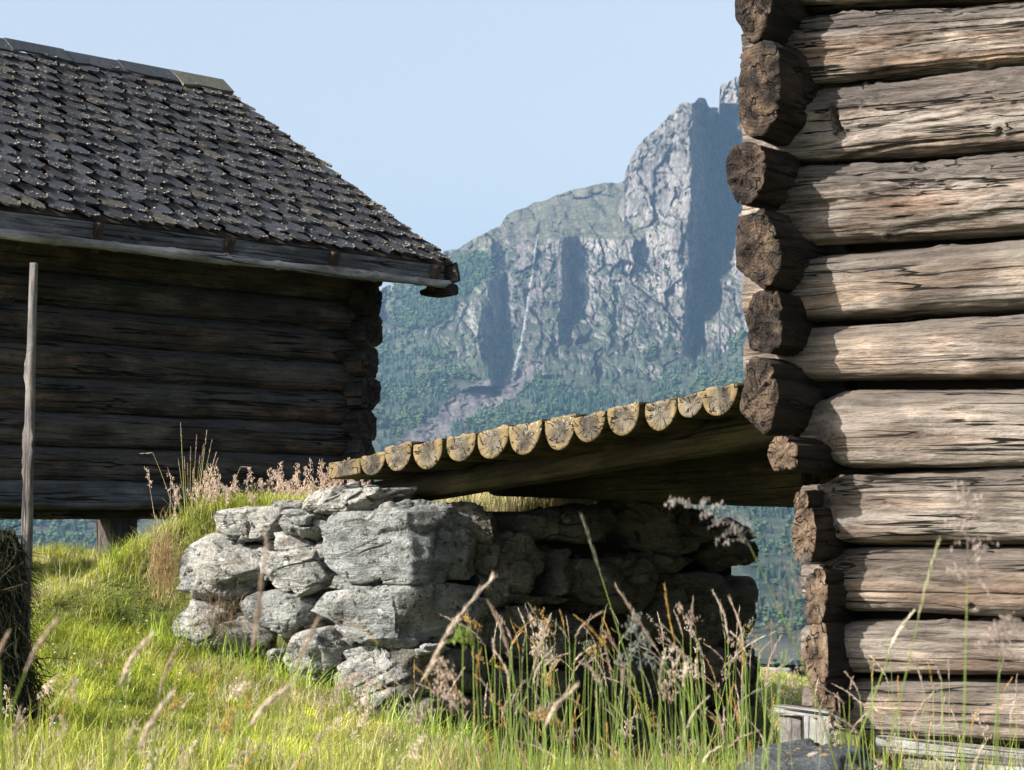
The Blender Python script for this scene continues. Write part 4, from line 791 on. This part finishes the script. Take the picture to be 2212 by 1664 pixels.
# ------------------------------------------------------------------ hay rack at the left edge
rack = thing('hay_rack', tuple(b(45, 1690, 9.0)), 'tall thin grey pole of a hay-drying rack hung with dark hay at the left edge', 'hay rack')
log('pole', b(42, 1760, 9.0), b(73, 568, 9.0), lambda x: .0255 - .0047 * x, lambda x: .0255 - .0047 * x, [M_pole, M_pole], 660, rack, z=(0, 1, 0), step=.01, na=28, pw=2, amp=.45, crack=.004, knots=9)
acc = Acc(); A = b(60, 1160, 9.0)
for z_ in (.0, .35, .7): tube(acc, [A - [0, 0, z_] + np.array([.0, 0, 0]), A + np.array([-1.2, -.5, -z_ - .03]), A + np.array([-2.6, -1.1, -z_])], .003, 4, (.1, .1, .1))
acc.build('wire', M_hay, rack)
def hay():
    acc = Acc(); n = 34000; t_ = rng.random(n) ** 4 - .01; z0 = rng.uniform(0, 1.25, n); lean = .03 + .05 * z0
    base = A[None] + np.array([-2.4, -1.0, 0]) * t_[:, None] + np.array([-.11, 0, .03])
    edge = .03 + .07 * smooth(.05, .55, z0) + .02 * np.sin(z0 * 13); perp = np.array([.385, -.923, 0]); al = np.array([.923, .385, 0])
    base = base - np.array([0, 0, 1]) * z0[:, None] + perp * (rng.normal(0, .09, n) * (.35 + z0))[:, None] + al * (edge * rng.uniform(-1, 1, n))[:, None]
    L = rng.uniform(.06, .2, n); d = rng.normal(0, .5, (n, 3)) + np.array([0, 0, -1.1]); d /= np.linalg.norm(d, axis=1)[:, None]; d2 = d + rng.normal(0, .5, (n, 3)); wv = np.cross(d, rng.normal(0, 1, (n, 3))); wv /= np.linalg.norm(wv, axis=1)[:, None]; wv *= rng.uniform(.0012, .0028, n)[:, None]
    p1 = base + d * (L / 2)[:, None]; p2 = p1 + d2 * (L / 2)[:, None]
    V = np.stack([base - wv, base + wv, p1 - wv, p1 + wv, p2], 1).reshape(-1, 3); o = (np.arange(n) * 5)[:, None]
    c = np.where((rng.random(n) < .3)[:, None], np.array([.05, .042, .024]), np.array([.02, .025, .013])) * rng.uniform(.5, 1.3, (n, 1))
    acc.multi(V, [o + np.array([[0, 1, 3, 2]]), o + np.array([[2, 3, 4]])], np.repeat(c, 5, 0)); acc.build('hay', M_hay, rack)
    acc2 = Acc(); box(acc2, frame(tuple(A + np.array([-.19, 0, -1.3])), (-.923, -.385, 0)), 2.4, .10, 1.2, (.02, .02, .012)); acc2.build('hay_core', M_hay, rack)
hay()

# ------------------------------------------------------------------ grass
def blades(acc, P, h, w, c, lean=.5, seg=3):
    n = len(P); az = rng.uniform(0, 6.283, n); d = np.stack([np.cos(az), np.sin(az), 0 * az], -1); l = lean * rng.uniform(.2, 1.6, n); side = np.stack([-np.sin(az + rng.normal(0, 1, n)), np.cos(az), 0 * az], -1)
    side /= np.linalg.norm(side, axis=1)[:, None]; Vs = []
    for k, t_ in enumerate((0, .4, .75)):
        p = P + np.array([0, 0, 1.]) * (h * t_ * (1 - .25 * l * t_))[:, None] + d * (h * l * t_ ** 2)[:, None]; ww = (w * (1, .8, .5)[k])[:, None] / 2; Vs += [p - side * ww, p + side * ww]
    Vs.append(P + np.array([0, 0, 1.]) * (h * (1 - .25 * l))[:, None] + d * (h * l)[:, None])
    V = np.stack(Vs, 1).reshape(-1, 3); o = (np.arange(n) * 7)[:, None]
    acc.multi(V, [np.concatenate([o + [[0, 1, 3, 2]], o + [[2, 3, 5, 4]]]), o + [[4, 5, 6]]], np.repeat(c, 7, 0))
def scatter(n, x0, x1, Y0, Y1, pw=1.):          # points on the ground, x range in px of the 1024 px picture
    Y = Y0 + (Y1 - Y0) * rng.random(n) ** pw; px = rng.uniform(x0, x1, n); X = (px - 512) / FPX * Y; return np.stack([X, Y, ground(X, Y)], -1)
def gcol(P, dry=.3):
    n = len(P); k = fbm(np.stack([P[:, 0] * 1.2, P[:, 1] * 1.2, 0 * P[:, 0]], -1), 5, 3)[:, None]; r_ = rng.random((n, 1))
    c = np.array([.14, .19, .018]) * (1 - r_) + np.array([.50, .46, .07]) * r_; k2 = fbm(np.stack([P[:, 0] * 4, P[:, 1] * 4, 0 * P[:, 0]], -1), 15, 3)[:, None]; c = c * (1 + .6 * k) * (1 + .7 * k2) * [1, 1 + .1, 1]; s = (rng.random(n) < dry + .8 * k[:, 0] - .4 * k2[:, 0])[:, None]
    return np.where(s, np.array([.58, .50, .27]) * rng.uniform(.5, 1.2, (n, 1)), c * 1.3)
def infront(P):                                  # keep out of the wall, posts and cabin
    q = P[:, :2] - CW[:2]; f1 = q @ (-nR[:2]); f2 = q @ (-nL[:2]); inw = (f1 > .0) & (f2 > -.02) & (f1 < .33) & (q @ (-dR[:2]) < 1.4); inw |= (f2 > -.05) & (f2 < .3) & (f1 > -.02) & (q @ uL[:2] < 2.4)
    c = P[:, :2] - P0[:2]; inc = ((c @ nR[:2]) < .03) & ((c @ dR[:2]) > .05)
    return ~(inw | inc)
acc = Acc()
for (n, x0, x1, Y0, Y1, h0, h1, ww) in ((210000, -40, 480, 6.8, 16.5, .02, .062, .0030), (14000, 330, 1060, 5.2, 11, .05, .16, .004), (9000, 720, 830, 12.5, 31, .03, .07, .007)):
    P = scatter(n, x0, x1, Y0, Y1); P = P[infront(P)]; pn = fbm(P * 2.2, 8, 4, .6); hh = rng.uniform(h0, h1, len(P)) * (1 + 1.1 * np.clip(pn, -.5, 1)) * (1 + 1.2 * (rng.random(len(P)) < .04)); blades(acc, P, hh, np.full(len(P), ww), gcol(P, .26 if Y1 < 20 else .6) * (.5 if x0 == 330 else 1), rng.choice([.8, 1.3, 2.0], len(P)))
P = scatter(26000, 100, 420, 11.2, 13.6); q = P[:, :2] - CW[:2]; P = P[(P[:, 2] > -.30) & infront(P)]; blades(acc, P, rng.uniform(.04, .14, len(P)), np.full(len(P), .0036), gcol(P, .5), .7)
P = scatter(9000, 440, 660, 12.2, 14.5); P = P[(P[:, 2] > -.3) & infront(P)]; blades(acc, P, rng.uniform(.04, .16, len(P)), np.full(len(P), .004), gcol(P, .85), .4)
P = scatter(2500, 150, 480, 9.6, 11.4); P = P[infront(P)]; q = P[:, :2] - CW[:2]; P = P[(q @ (-nR[:2]) > -.28)]; blades(acc, P, rng.uniform(.1, .24, len(P)), np.full(len(P), .005), gcol(P, .12) * [.7, .9, .8], .6)
T_ = scatter(2600, -40, 760, 6.6, 15.5); T_ = T_[infront(T_)]; T_ = T_[(T_[:, 0] / T_[:, 1] < -.02) | (rng.random(len(T_)) < .35)]; k_ = 34; P = np.repeat(T_, k_, 0); tr = np.repeat(rng.uniform(.012, .045, len(T_)), k_); P = P + np.stack([rng.normal(0, 1, len(P)) * tr, rng.normal(0, 1, len(P)) * tr, 0 * tr - .004], -1)
th_ = np.repeat(rng.uniform(.05, .15, len(T_)) * (1 + .5 * (rng.random(len(T_)) < .1)), k_) * rng.uniform(.5, 1, len(P)); tc = np.repeat(gcol(T_, .25) * rng.uniform(.45, 1.1, (len(T_), 1)), k_, 0) * rng.uniform(.7, 1.3, (len(P), 1)); blades(acc, P, th_, np.full(len(P), .0034), tc, .8)
P = scatter(7000, -40, 700, 6.8, 15); P = P[infront(P) & (fbm(P * 3.1, 44, 3) > .08)]; blades(acc, P, rng.uniform(.03, .08, len(P)), rng.uniform(.008, .016, len(P)), np.array([[.07, .13, .03]]) * rng.uniform(.6, 1.6, (len(P), 1)), 1.3)
P = scatter(420, -20, 480, 8, 14.5); P = P[infront(P)]; P[:, 2] += rng.uniform(.04, .10, len(P)); octas(P, .006, .006, .004, c=np.where((rng.random(len(P)) < .5)[:, None], np.array([.7, .68, .62]), np.where((rng.random(len(P)) < .5)[:, None], np.array([.7, .5, .04]), np.array([.5, .3, .22]))), acc=acc)
tag(acc.build('grass', M_grass), 'sunlit yellow-green meadow grass on the slope', 'grass', kind='stuff')

def stem(acc, p0, p1, bend, r, c, n=9, droop=0.):
    t_ = np.linspace(0, 1, n)[:, None]; p0 = np.asarray(p0); p1 = np.asarray(p1); L = np.linalg.norm(p1 - p0)
    mid = (p0 + p1) / 2 + np.asarray(bend) * L; pts = (1 - t_) ** 2 * p0 + 2 * t_ * (1 - t_) * mid + t_ ** 2 * p1
    tube(acc, pts, np.linspace(r, r * .5, n), 4, c, cap=False); return pts
def spike(acc, pts, w, c, n=46, fl=1.0):         # seed head along a polyline
    pts = np.asarray(pts); s = rng.random(n) * .98; seg = s * (len(pts) - 1); i = seg.astype(int); f = (seg - i)[:, None]; p = pts[i] * (1 - f) + pts[np.minimum(i + 1, len(pts) - 1)] * f
    ax = pts[-1] - pts[0]; L = np.linalg.norm(ax); ax /= L; d = rng.normal(0, 1, (n, 3)); d -= (d @ ax)[:, None] * ax; d /= np.linalg.norm(d, axis=1)[:, None]
    env = np.sin(np.clip(s * .9 + .12, 0, 1) * np.pi) ** .6; z = ax + d * .35 * fl; z /= np.linalg.norm(z, axis=1)[:, None]; x = np.cross(z, d); x /= np.linalg.norm(x, axis=1)[:, None]; y = np.cross(z, x)
    cc = np.asarray(c)[None] * rng.uniform(.6, 1.35, (n, 1)); ls = L * .055 + w * .6
    octas(p + d * (w * env)[:, None] * .55, w * .26, w * .2, ls * 1.15, ax=x, ay=y, az=z, c=cc, acc=acc)
def panicle(acc, pts, spread, c, n=16, droop=.6, sz=.0022):
    pts = np.asarray(pts)
    for k in range(n):
        s = k / n; q = s * (len(pts) - 1); i = int(q); p = pts[i] * (1 - q + i) + pts[min(i + 1, len(pts) - 1)] * (q - i); L = spread * (1 - .65 * s) * rng.uniform(.6, 1.2)
        d = rng.normal(0, 1, 3); d[2] = abs(d[2]) * .5 + .3; d /= np.linalg.norm(d); e = p + d * L + np.array([0, 0, -droop * L * .6]); m = p + d * L * .6
        tt = np.linspace(0, 1, 5)[:, None]; bp = (1 - tt) ** 2 * p + 2 * tt * (1 - tt) * m + tt ** 2 * e; tube(acc, bp, .0004, 3, np.asarray(c) * .8, cap=False)
        nn = 7; f = rng.uniform(.35, 1, nn); pp = np.stack([np.interp(f, tt[:, 0], bp[:, a]) for a in range(3)], -1) + rng.normal(0, sz * 1.5, (nn, 3)); octas(pp, sz * .5, sz * .5, sz * 1.5, c=np.asarray(c)[None] * rng.uniform(.6, 1.4, (nn, 1)), acc=acc)
TAN = (.52, .40, .31); PALE = (.72, .60, .48); GRN = (.20, .27, .06); PINK = (.45, .35, .28); OCH = (.50, .32, .10)
# (base x, y, head start x, y, tip x, y, depth, width, kind, colour)
ST = [(478, 1700, 545, 1400, 575, 1165, 2.6, .0028, 's', TAN, 'blurred pale stalk with a slim tan head, tallest in front of the grey stones'), (510, 1720, 640, 1440, 690, 1330, 2.6, .0026, 's', TAN, 'blurred stalk leaning right with a tan head in front of the wall foot'),
      (840, 1690, 925, 1455, 1066, 1248, 3.2, .0036, 's', PALE, 'long straight stalk with a large pale head leaning right below the deck'), (-10, 1640, 60, 1440, 128, 1335, 2.4, .003, 's', TAN, 'leaning tan-headed stalk at the left edge before the hay'),
      (235, 1640, 262, 1478, 332, 1368, 3.0, .0036, 's', PALE, 'blurred stalk with a bright cream head over the grass, leaning right'), (330, 1640, 345, 1500, 392, 1386, 3.0, .0032, 's', TAN, 'blurred stalk with a tan head, next right of the cream one'),
      (270, 1720, 300, 1620, 372, 1497, 2.7, .0036, 's', PALE, 'low cream-headed stalk leaning right, in the bottom left grass'), (480, 1700, 545, 1565, 628, 1482, 2.7, .004, 's', PALE, 'thick cream-headed stalk leaning far right, low in the middle left'),
      (1165, 1700, 1102, 1425, 1055, 1300, 4.2, .0036, 's', TAN, 'tan-headed stalk leaning left in front of the dark wall'), (1095, 1690, 1152, 1445, 1190, 1330, 4.2, .0034, 's', TAN, 'tan-headed stalk leaning right in front of the dark wall'),
      (1440, 1690, 1296, 1235, 1256, 1112, 4.6, .0034, 's', (.25, .24, .17), 'tallest dull grey-green stalk rising across the shaded stones'), (1600, 1700, 1420, 1405, 1328, 1262, 5.0, .0034, 's', TAN, 'long arching brown-headed stalk leaning left over the shaded stones'),
      (1440, 1600, 1312, 1402, 1238, 1328, 5.2, .0028, 's', OCH, 'thin ochre-headed stalk leaning sharply left'), (1592, 1690, 1572, 1375, 1538, 1275, 5.5, .0032, 's', PALE, 'pale-headed upright stalk left of the gap'),
      (1618, 1690, 1605, 1390, 1574, 1290, 5.6, .003, 's', PALE, 'second pale-headed upright stalk beside the gap'), (1530, 1700, 1458, 1390, 1436, 1262, 5.4, .0028, 's', OCH, 'ochre-headed upright stalk before the widest shaded stone'),
      (1500, 1700, 1492, 1380, 1498, 1290, 5.4, .0026, 's', PINK, 'slim reddish upright stalk in the middle of the right group'), (1860, 1580, 1922, 1405, 1976, 1318, 4.0, .003, 's', (.8, .72, .58), 'stalk with a bright cream head in front of the lowest cabin logs'),
      (1900, 1690, 1985, 1330, 2030, 1165, 3.4, .0024, 's', (.45, .45, .25), 'blurred tall green stalk crossing the sunlit cabin logs'), (1650, 1700, 1655, 1480, 1690, 1370, 5.5, .003, 's', TAN, 'tan-headed stalk in front of the sunlit gap'),
      (1380, 1700, 1300, 1480, 1250, 1430, 4.4, .003, 's', PALE, 'low pale arching stalk at the bottom centre'), (1050, 1700, 1030, 1480, 1040, 1400, 4.4, .003, 's', OCH, 'ochre upright stalk at the bottom centre left'),
      (1320, 1700, 1345, 1470, 1300, 1360, 4.8, .0028, 's', PINK, 'reddish stalk curving left at the bottom centre'), (1410, 1700, 1425, 1480, 1440, 1400, 4.8, .0028, 's', TAN, 'tan upright stalk at the bottom centre right'),
      (1150, 1690, 1180, 1570, 1250, 1480, 3.0, .0038, 's', PALE, 'thick blurred pale head leaning right at the very bottom'), (0, 1440, -5, 1420, 22, 1360, 2.5, .003, 's', TAN, 'short blurred tan head at the far left edge'),
      (1760, 1500, 1620, 1180, 1440, 1085, 3.6, .05, 'p', (.34, .30, .27), 'drooping open panicle hanging in front of the shadow under the deck'), (1640, 1700, 1700, 1400, 1720, 1180, 3.4, .07, 'p', (.20, .18, .16), 'dark feathery open panicle in front of the blue gap'),
      (2080, 1690, 2090, 1260, 2080, 1040, 3.2, .06, 'p', (.40, .32, .28), 'airy brown panicle in front of the middle cabin logs'), (1420, 1700, 1385, 1440, 1370, 1330, 4.0, .06, 'p', (.22, .23, .2), 'grey-green feathery panicle before the dark stones'),
      (2150, 1690, 2160, 1420, 2175, 1330, 3.2, .05, 'p', (.35, .28, .24), 'small brown panicle near the right edge'), (960, 1690, 975, 1540, 940, 1420, 4.0, .05, 'p', TAN, 'small tan panicle beside the lowest lit boulder'), (1005, 1700, 1000, 1400, 1000, 1360, 4.0, .04, 'p', GRN, 'small curled green panicle in front of the wall corner')]
def stalk(bx, by, hx, hy, tx, ty, Y, w, kd, c, lab, name='grass_stalk', group='tall grass stalks in the foreground'):
    p0 = b(bx, by, Y + .05); ph = b(hx, hy, Y); pt_ = b(tx, ty, Y - .02)
    g0 = float(ground(np.array([p0[0]]), np.array([p0[1]]))[0])
    if p0[2] > g0: d = (p0 - ph) / np.linalg.norm(p0 - ph); d = d + np.array([0, 0, -.4]); d /= np.linalg.norm(d); root = p0 + d * min(1.0, (p0[2] - g0) / max(-d[2], .2)); root[2] = g0
    else: root = p0
    t = thing(name, tuple(root), lab, 'grass stalk', group)
    acc = Acc(); tube(acc, [root, root * .5 + p0 * .5, p0], [.0017, .0016, .0015], 5, np.array(GRN) * .9, cap=False); pts = stem(acc, p0, ph, (random.uniform(-.03, .03), 0, .02), .0015 if Y < 4 else .0018, np.array(GRN) * random.uniform(.8, 1.3))
    acc.build('stem', M_grass, t); h = Acc(); tt = np.linspace(0, 1, 8)[:, None]; ctl_ = ph + (pts[-1] - pts[-3]) / np.linalg.norm(pts[-1] - pts[-3]) * np.linalg.norm(pt_ - ph) * .5
    hp = (1 - tt) ** 2 * ph + 2 * tt * (1 - tt) * ctl_ + tt ** 2 * pt_; tube(h, hp, .0008, 4, np.array(c) * .7, cap=False)
    if kd == 's': spike(h, hp, w, c, 90, .9)
    else: panicle(h, hp, w, c, 26, .9, .0022)
    h.build('seed_head', M_straw, t)
for a_ in ST: stalk(*a_)
# many thinner stalks behind them
acc = Acc()
n = 290
for k in range(n):
    x = rng.choice([rng.uniform(880, 2230), rng.uniform(1000, 1680)]); Y = rng.uniform(4.2, 7.6); top = rng.uniform(1290, 1600) if x < 1700 else rng.uniform(1380, 1640); dx = rng.normal(-8, 45)
    p0 = b(x, 1700, Y); p0[2] = float(ground(np.array([p0[0]]), np.array([p0[1]]))[0]); hl = rng.uniform(40, 90); ph = b(x + dx * .8, top + hl, Y); pt_ = b(x + dx * 1.15 - 4, top, Y)
    pts = stem(acc, p0, ph, (0, 0, .03), .0013, np.array(GRN) * rng.uniform(.6, 1.5)); c = [TAN, PALE, PINK, OCH, (.3, .3, .18)][rng.integers(5)]
    tt = np.linspace(0, 1, 5)[:, None]; hp = ph + (pt_ - ph) * tt + np.array([dx * .0004, 0, -.01]) * tt ** 2
    if rng.random() < .85: spike(acc, hp, rng.uniform(.0022, .0032), c, 34, .8)
    else: panicle(acc, hp, rng.uniform(.02, .045), np.array(c) * .8, 12, .4, .0022)
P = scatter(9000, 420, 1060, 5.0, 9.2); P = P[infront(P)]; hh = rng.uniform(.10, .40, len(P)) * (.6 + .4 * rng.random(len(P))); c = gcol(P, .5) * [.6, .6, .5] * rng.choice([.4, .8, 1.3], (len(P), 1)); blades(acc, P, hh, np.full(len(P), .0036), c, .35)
P = scatter(8000, -40, 470, 5.2, 8.6); hh = rng.uniform(.06, .26, len(P)); blades(acc, P, hh, np.full(len(P), .0034), gcol(P, .45) * .9, .5)
for k in range(110):                     # loose seed stalks in front of the left meadow
    x = rng.uniform(-20, 900); Y = rng.uniform(3.6, 7.4); top = rng.uniform(1440, 1650); dx = rng.normal(25, 40); p0 = b(x, 1700, Y); p0[2] = float(ground(np.array([p0[0]]), np.array([p0[1]]))[0]); hl = rng.uniform(30, 80); ph = b(x + dx, top + hl, Y); pt_ = b(x + dx * 1.3 + 12, top, Y)
    stem(acc, p0, ph, (0, 0, .03), .0011, np.array([.34, .33, .10]) * rng.uniform(.6, 1.4)); c = [TAN, PALE, PINK, OCH, (.4, .38, .2)][rng.integers(5)]; tt = np.linspace(0, 1, 5)[:, None]; hp = ph + (pt_ - ph) * tt
    if rng.random() < .6: spike(acc, hp, rng.uniform(.0016, .0026), c, 30, .8)
    else: panicle(acc, hp, rng.uniform(.015, .035), np.array(c), 11, .4, .002)
tag(acc.build('meadow_grass', M_straw), 'loose tall green and straw grass along the bottom of the view', 'grass', kind='stuff')
# tuft on top of the mound and pinkish grass behind the wall stones
def tuft():
    t = thing('grass_tuft', tuple(b(410, 1110, 12.0)), 'tall tuft of straw-coloured grass standing left of the wall top before the dark barn', 'grass tuft'); acc = Acc(); h = Acc()
    for (x, top, bx) in [(390, 912, 400), (362, 1010, 392), (372, 1045, 396), (385, 990, 402), (398, 985, 404), (405, 1000, 408), (412, 965, 410), (418, 1010, 412), (425, 940, 414), (432, 985, 418), (440, 960, 420), (447, 930, 424), (458, 950, 424), (468, 975, 428), (472, 985, 430), (380, 1060, 398), (350, 1075, 390), (436, 1020, 422), (446, 1030, 426), (300, 980, 380), (545, 1010, 480)]:
        p0 = b(bx, 1115, 12.0 + random.uniform(-.1, .1)); pt_ = b(x, top, 12.0); ph = p0 + (pt_ - p0) * .78
        if x in (300, 545): ph = b(330 if x == 300 else 520, top - 2, 12.); 
        stem(acc, p0, ph, (0, 0, .08 if x in (300, 545) else 0), .0018, np.array([.36, .33, .12]) * random.uniform(.7, 1.3)); tt = np.linspace(0, 1, 5)[:, None]; spike(h, ph + (pt_ - ph) * tt, .0034, PINK if random.random() < .6 else TAN, 40, .8)
    acc.build('stem', M_straw, t); h.build('seed_head', M_straw, t)
tuft()
acc = Acc()
for k in range(115):
    x = rng.uniform(430, 790) if k < 98 else rng.uniform(330, 470); Y = rng.uniform(11.75, 12.4); X = b(x, 1100, Y); z0 = float(ground(np.array([X[0]]), np.array([X[1]]))[0]); p0 = np.array([X[0], X[1], max(z0, zof(1120, Y))]); top = 985 + 80 * rng.random() ** .7 + (0 if x > 560 else 10); pt_ = b(x + rng.normal(0, 12), top, Y); ph = p0 + (pt_ - p0) * .6
    stem(acc, p0, ph, (0, 0, 0), .0014, np.array(PINK) * 1.1); tt = np.linspace(0, 1, 5)[:, None]; hp = ph + (pt_ - ph) * tt; tube(acc, hp, .0009, 3, PINK, cap=False); panicle(acc, hp, .026, np.array(PINK) * 1.35, 8, .1, .0034)
tag(acc.build('pink_grass', M_straw), 'pinkish dry flowering grass behind the top stones of the wall', 'grass', kind='stuff')
# dry brown tuft hanging on the lower left stones
acc = Acc(); n = 420; P = np.stack([b(x, y, 11.25) for x, y in zip(rng.normal(472, 34, n), rng.normal(1342, 22, n))]); blades(acc, P, rng.uniform(.03, .1, n), np.full(n, .002), np.array([[.30, .21, .13]]) * rng.uniform(.5, 1.4, (n, 1)), 1.4)
n = 700; P = np.stack([b(x, y, 11.5) for x, y in zip(rng.normal(352, 16, n), rng.normal(1230, 40, n))]); blades(acc, P, rng.uniform(.04, .12, n), np.full(n, .0025), np.array([[.46, .32, .18]]) * rng.uniform(.5, 1.3, (n, 1)), .9)
tag(acc.build('dry_grass', M_straw), 'withered brown grass clinging to the lower left stones', 'grass', kind='stuff')

# ------------------------------------------------------------------ haze
V = np.array([[x, y, z] for x in (-7500, 7500) for y in (-3500, 7500) for z in (-260, 760)], float)
mh = bpy.data.materials.new('haze_air'); mh.use_nodes = True; nt = mh.node_tree; nt.nodes.remove(nt.nodes['Principled BSDF']); pv = nt.nodes.new('ShaderNodeVolumePrincipled')
pv.inputs['Color'].default_value = (.38, .64, 1, 1); pv.inputs['Density'].default_value = .6e-4; pv.inputs['Anisotropy'].default_value = .1
nt.links.new(pv.outputs[0], nt.nodes['Material Output'].inputs['Volume'])
tag(mk('haze', V, np.array([[0, 1, 3, 2], [4, 6, 7, 5], [0, 4, 5, 1], [2, 3, 7, 6], [0, 2, 6, 4], [1, 5, 7, 3]]), mh, smoothf=False), kind='stuff')
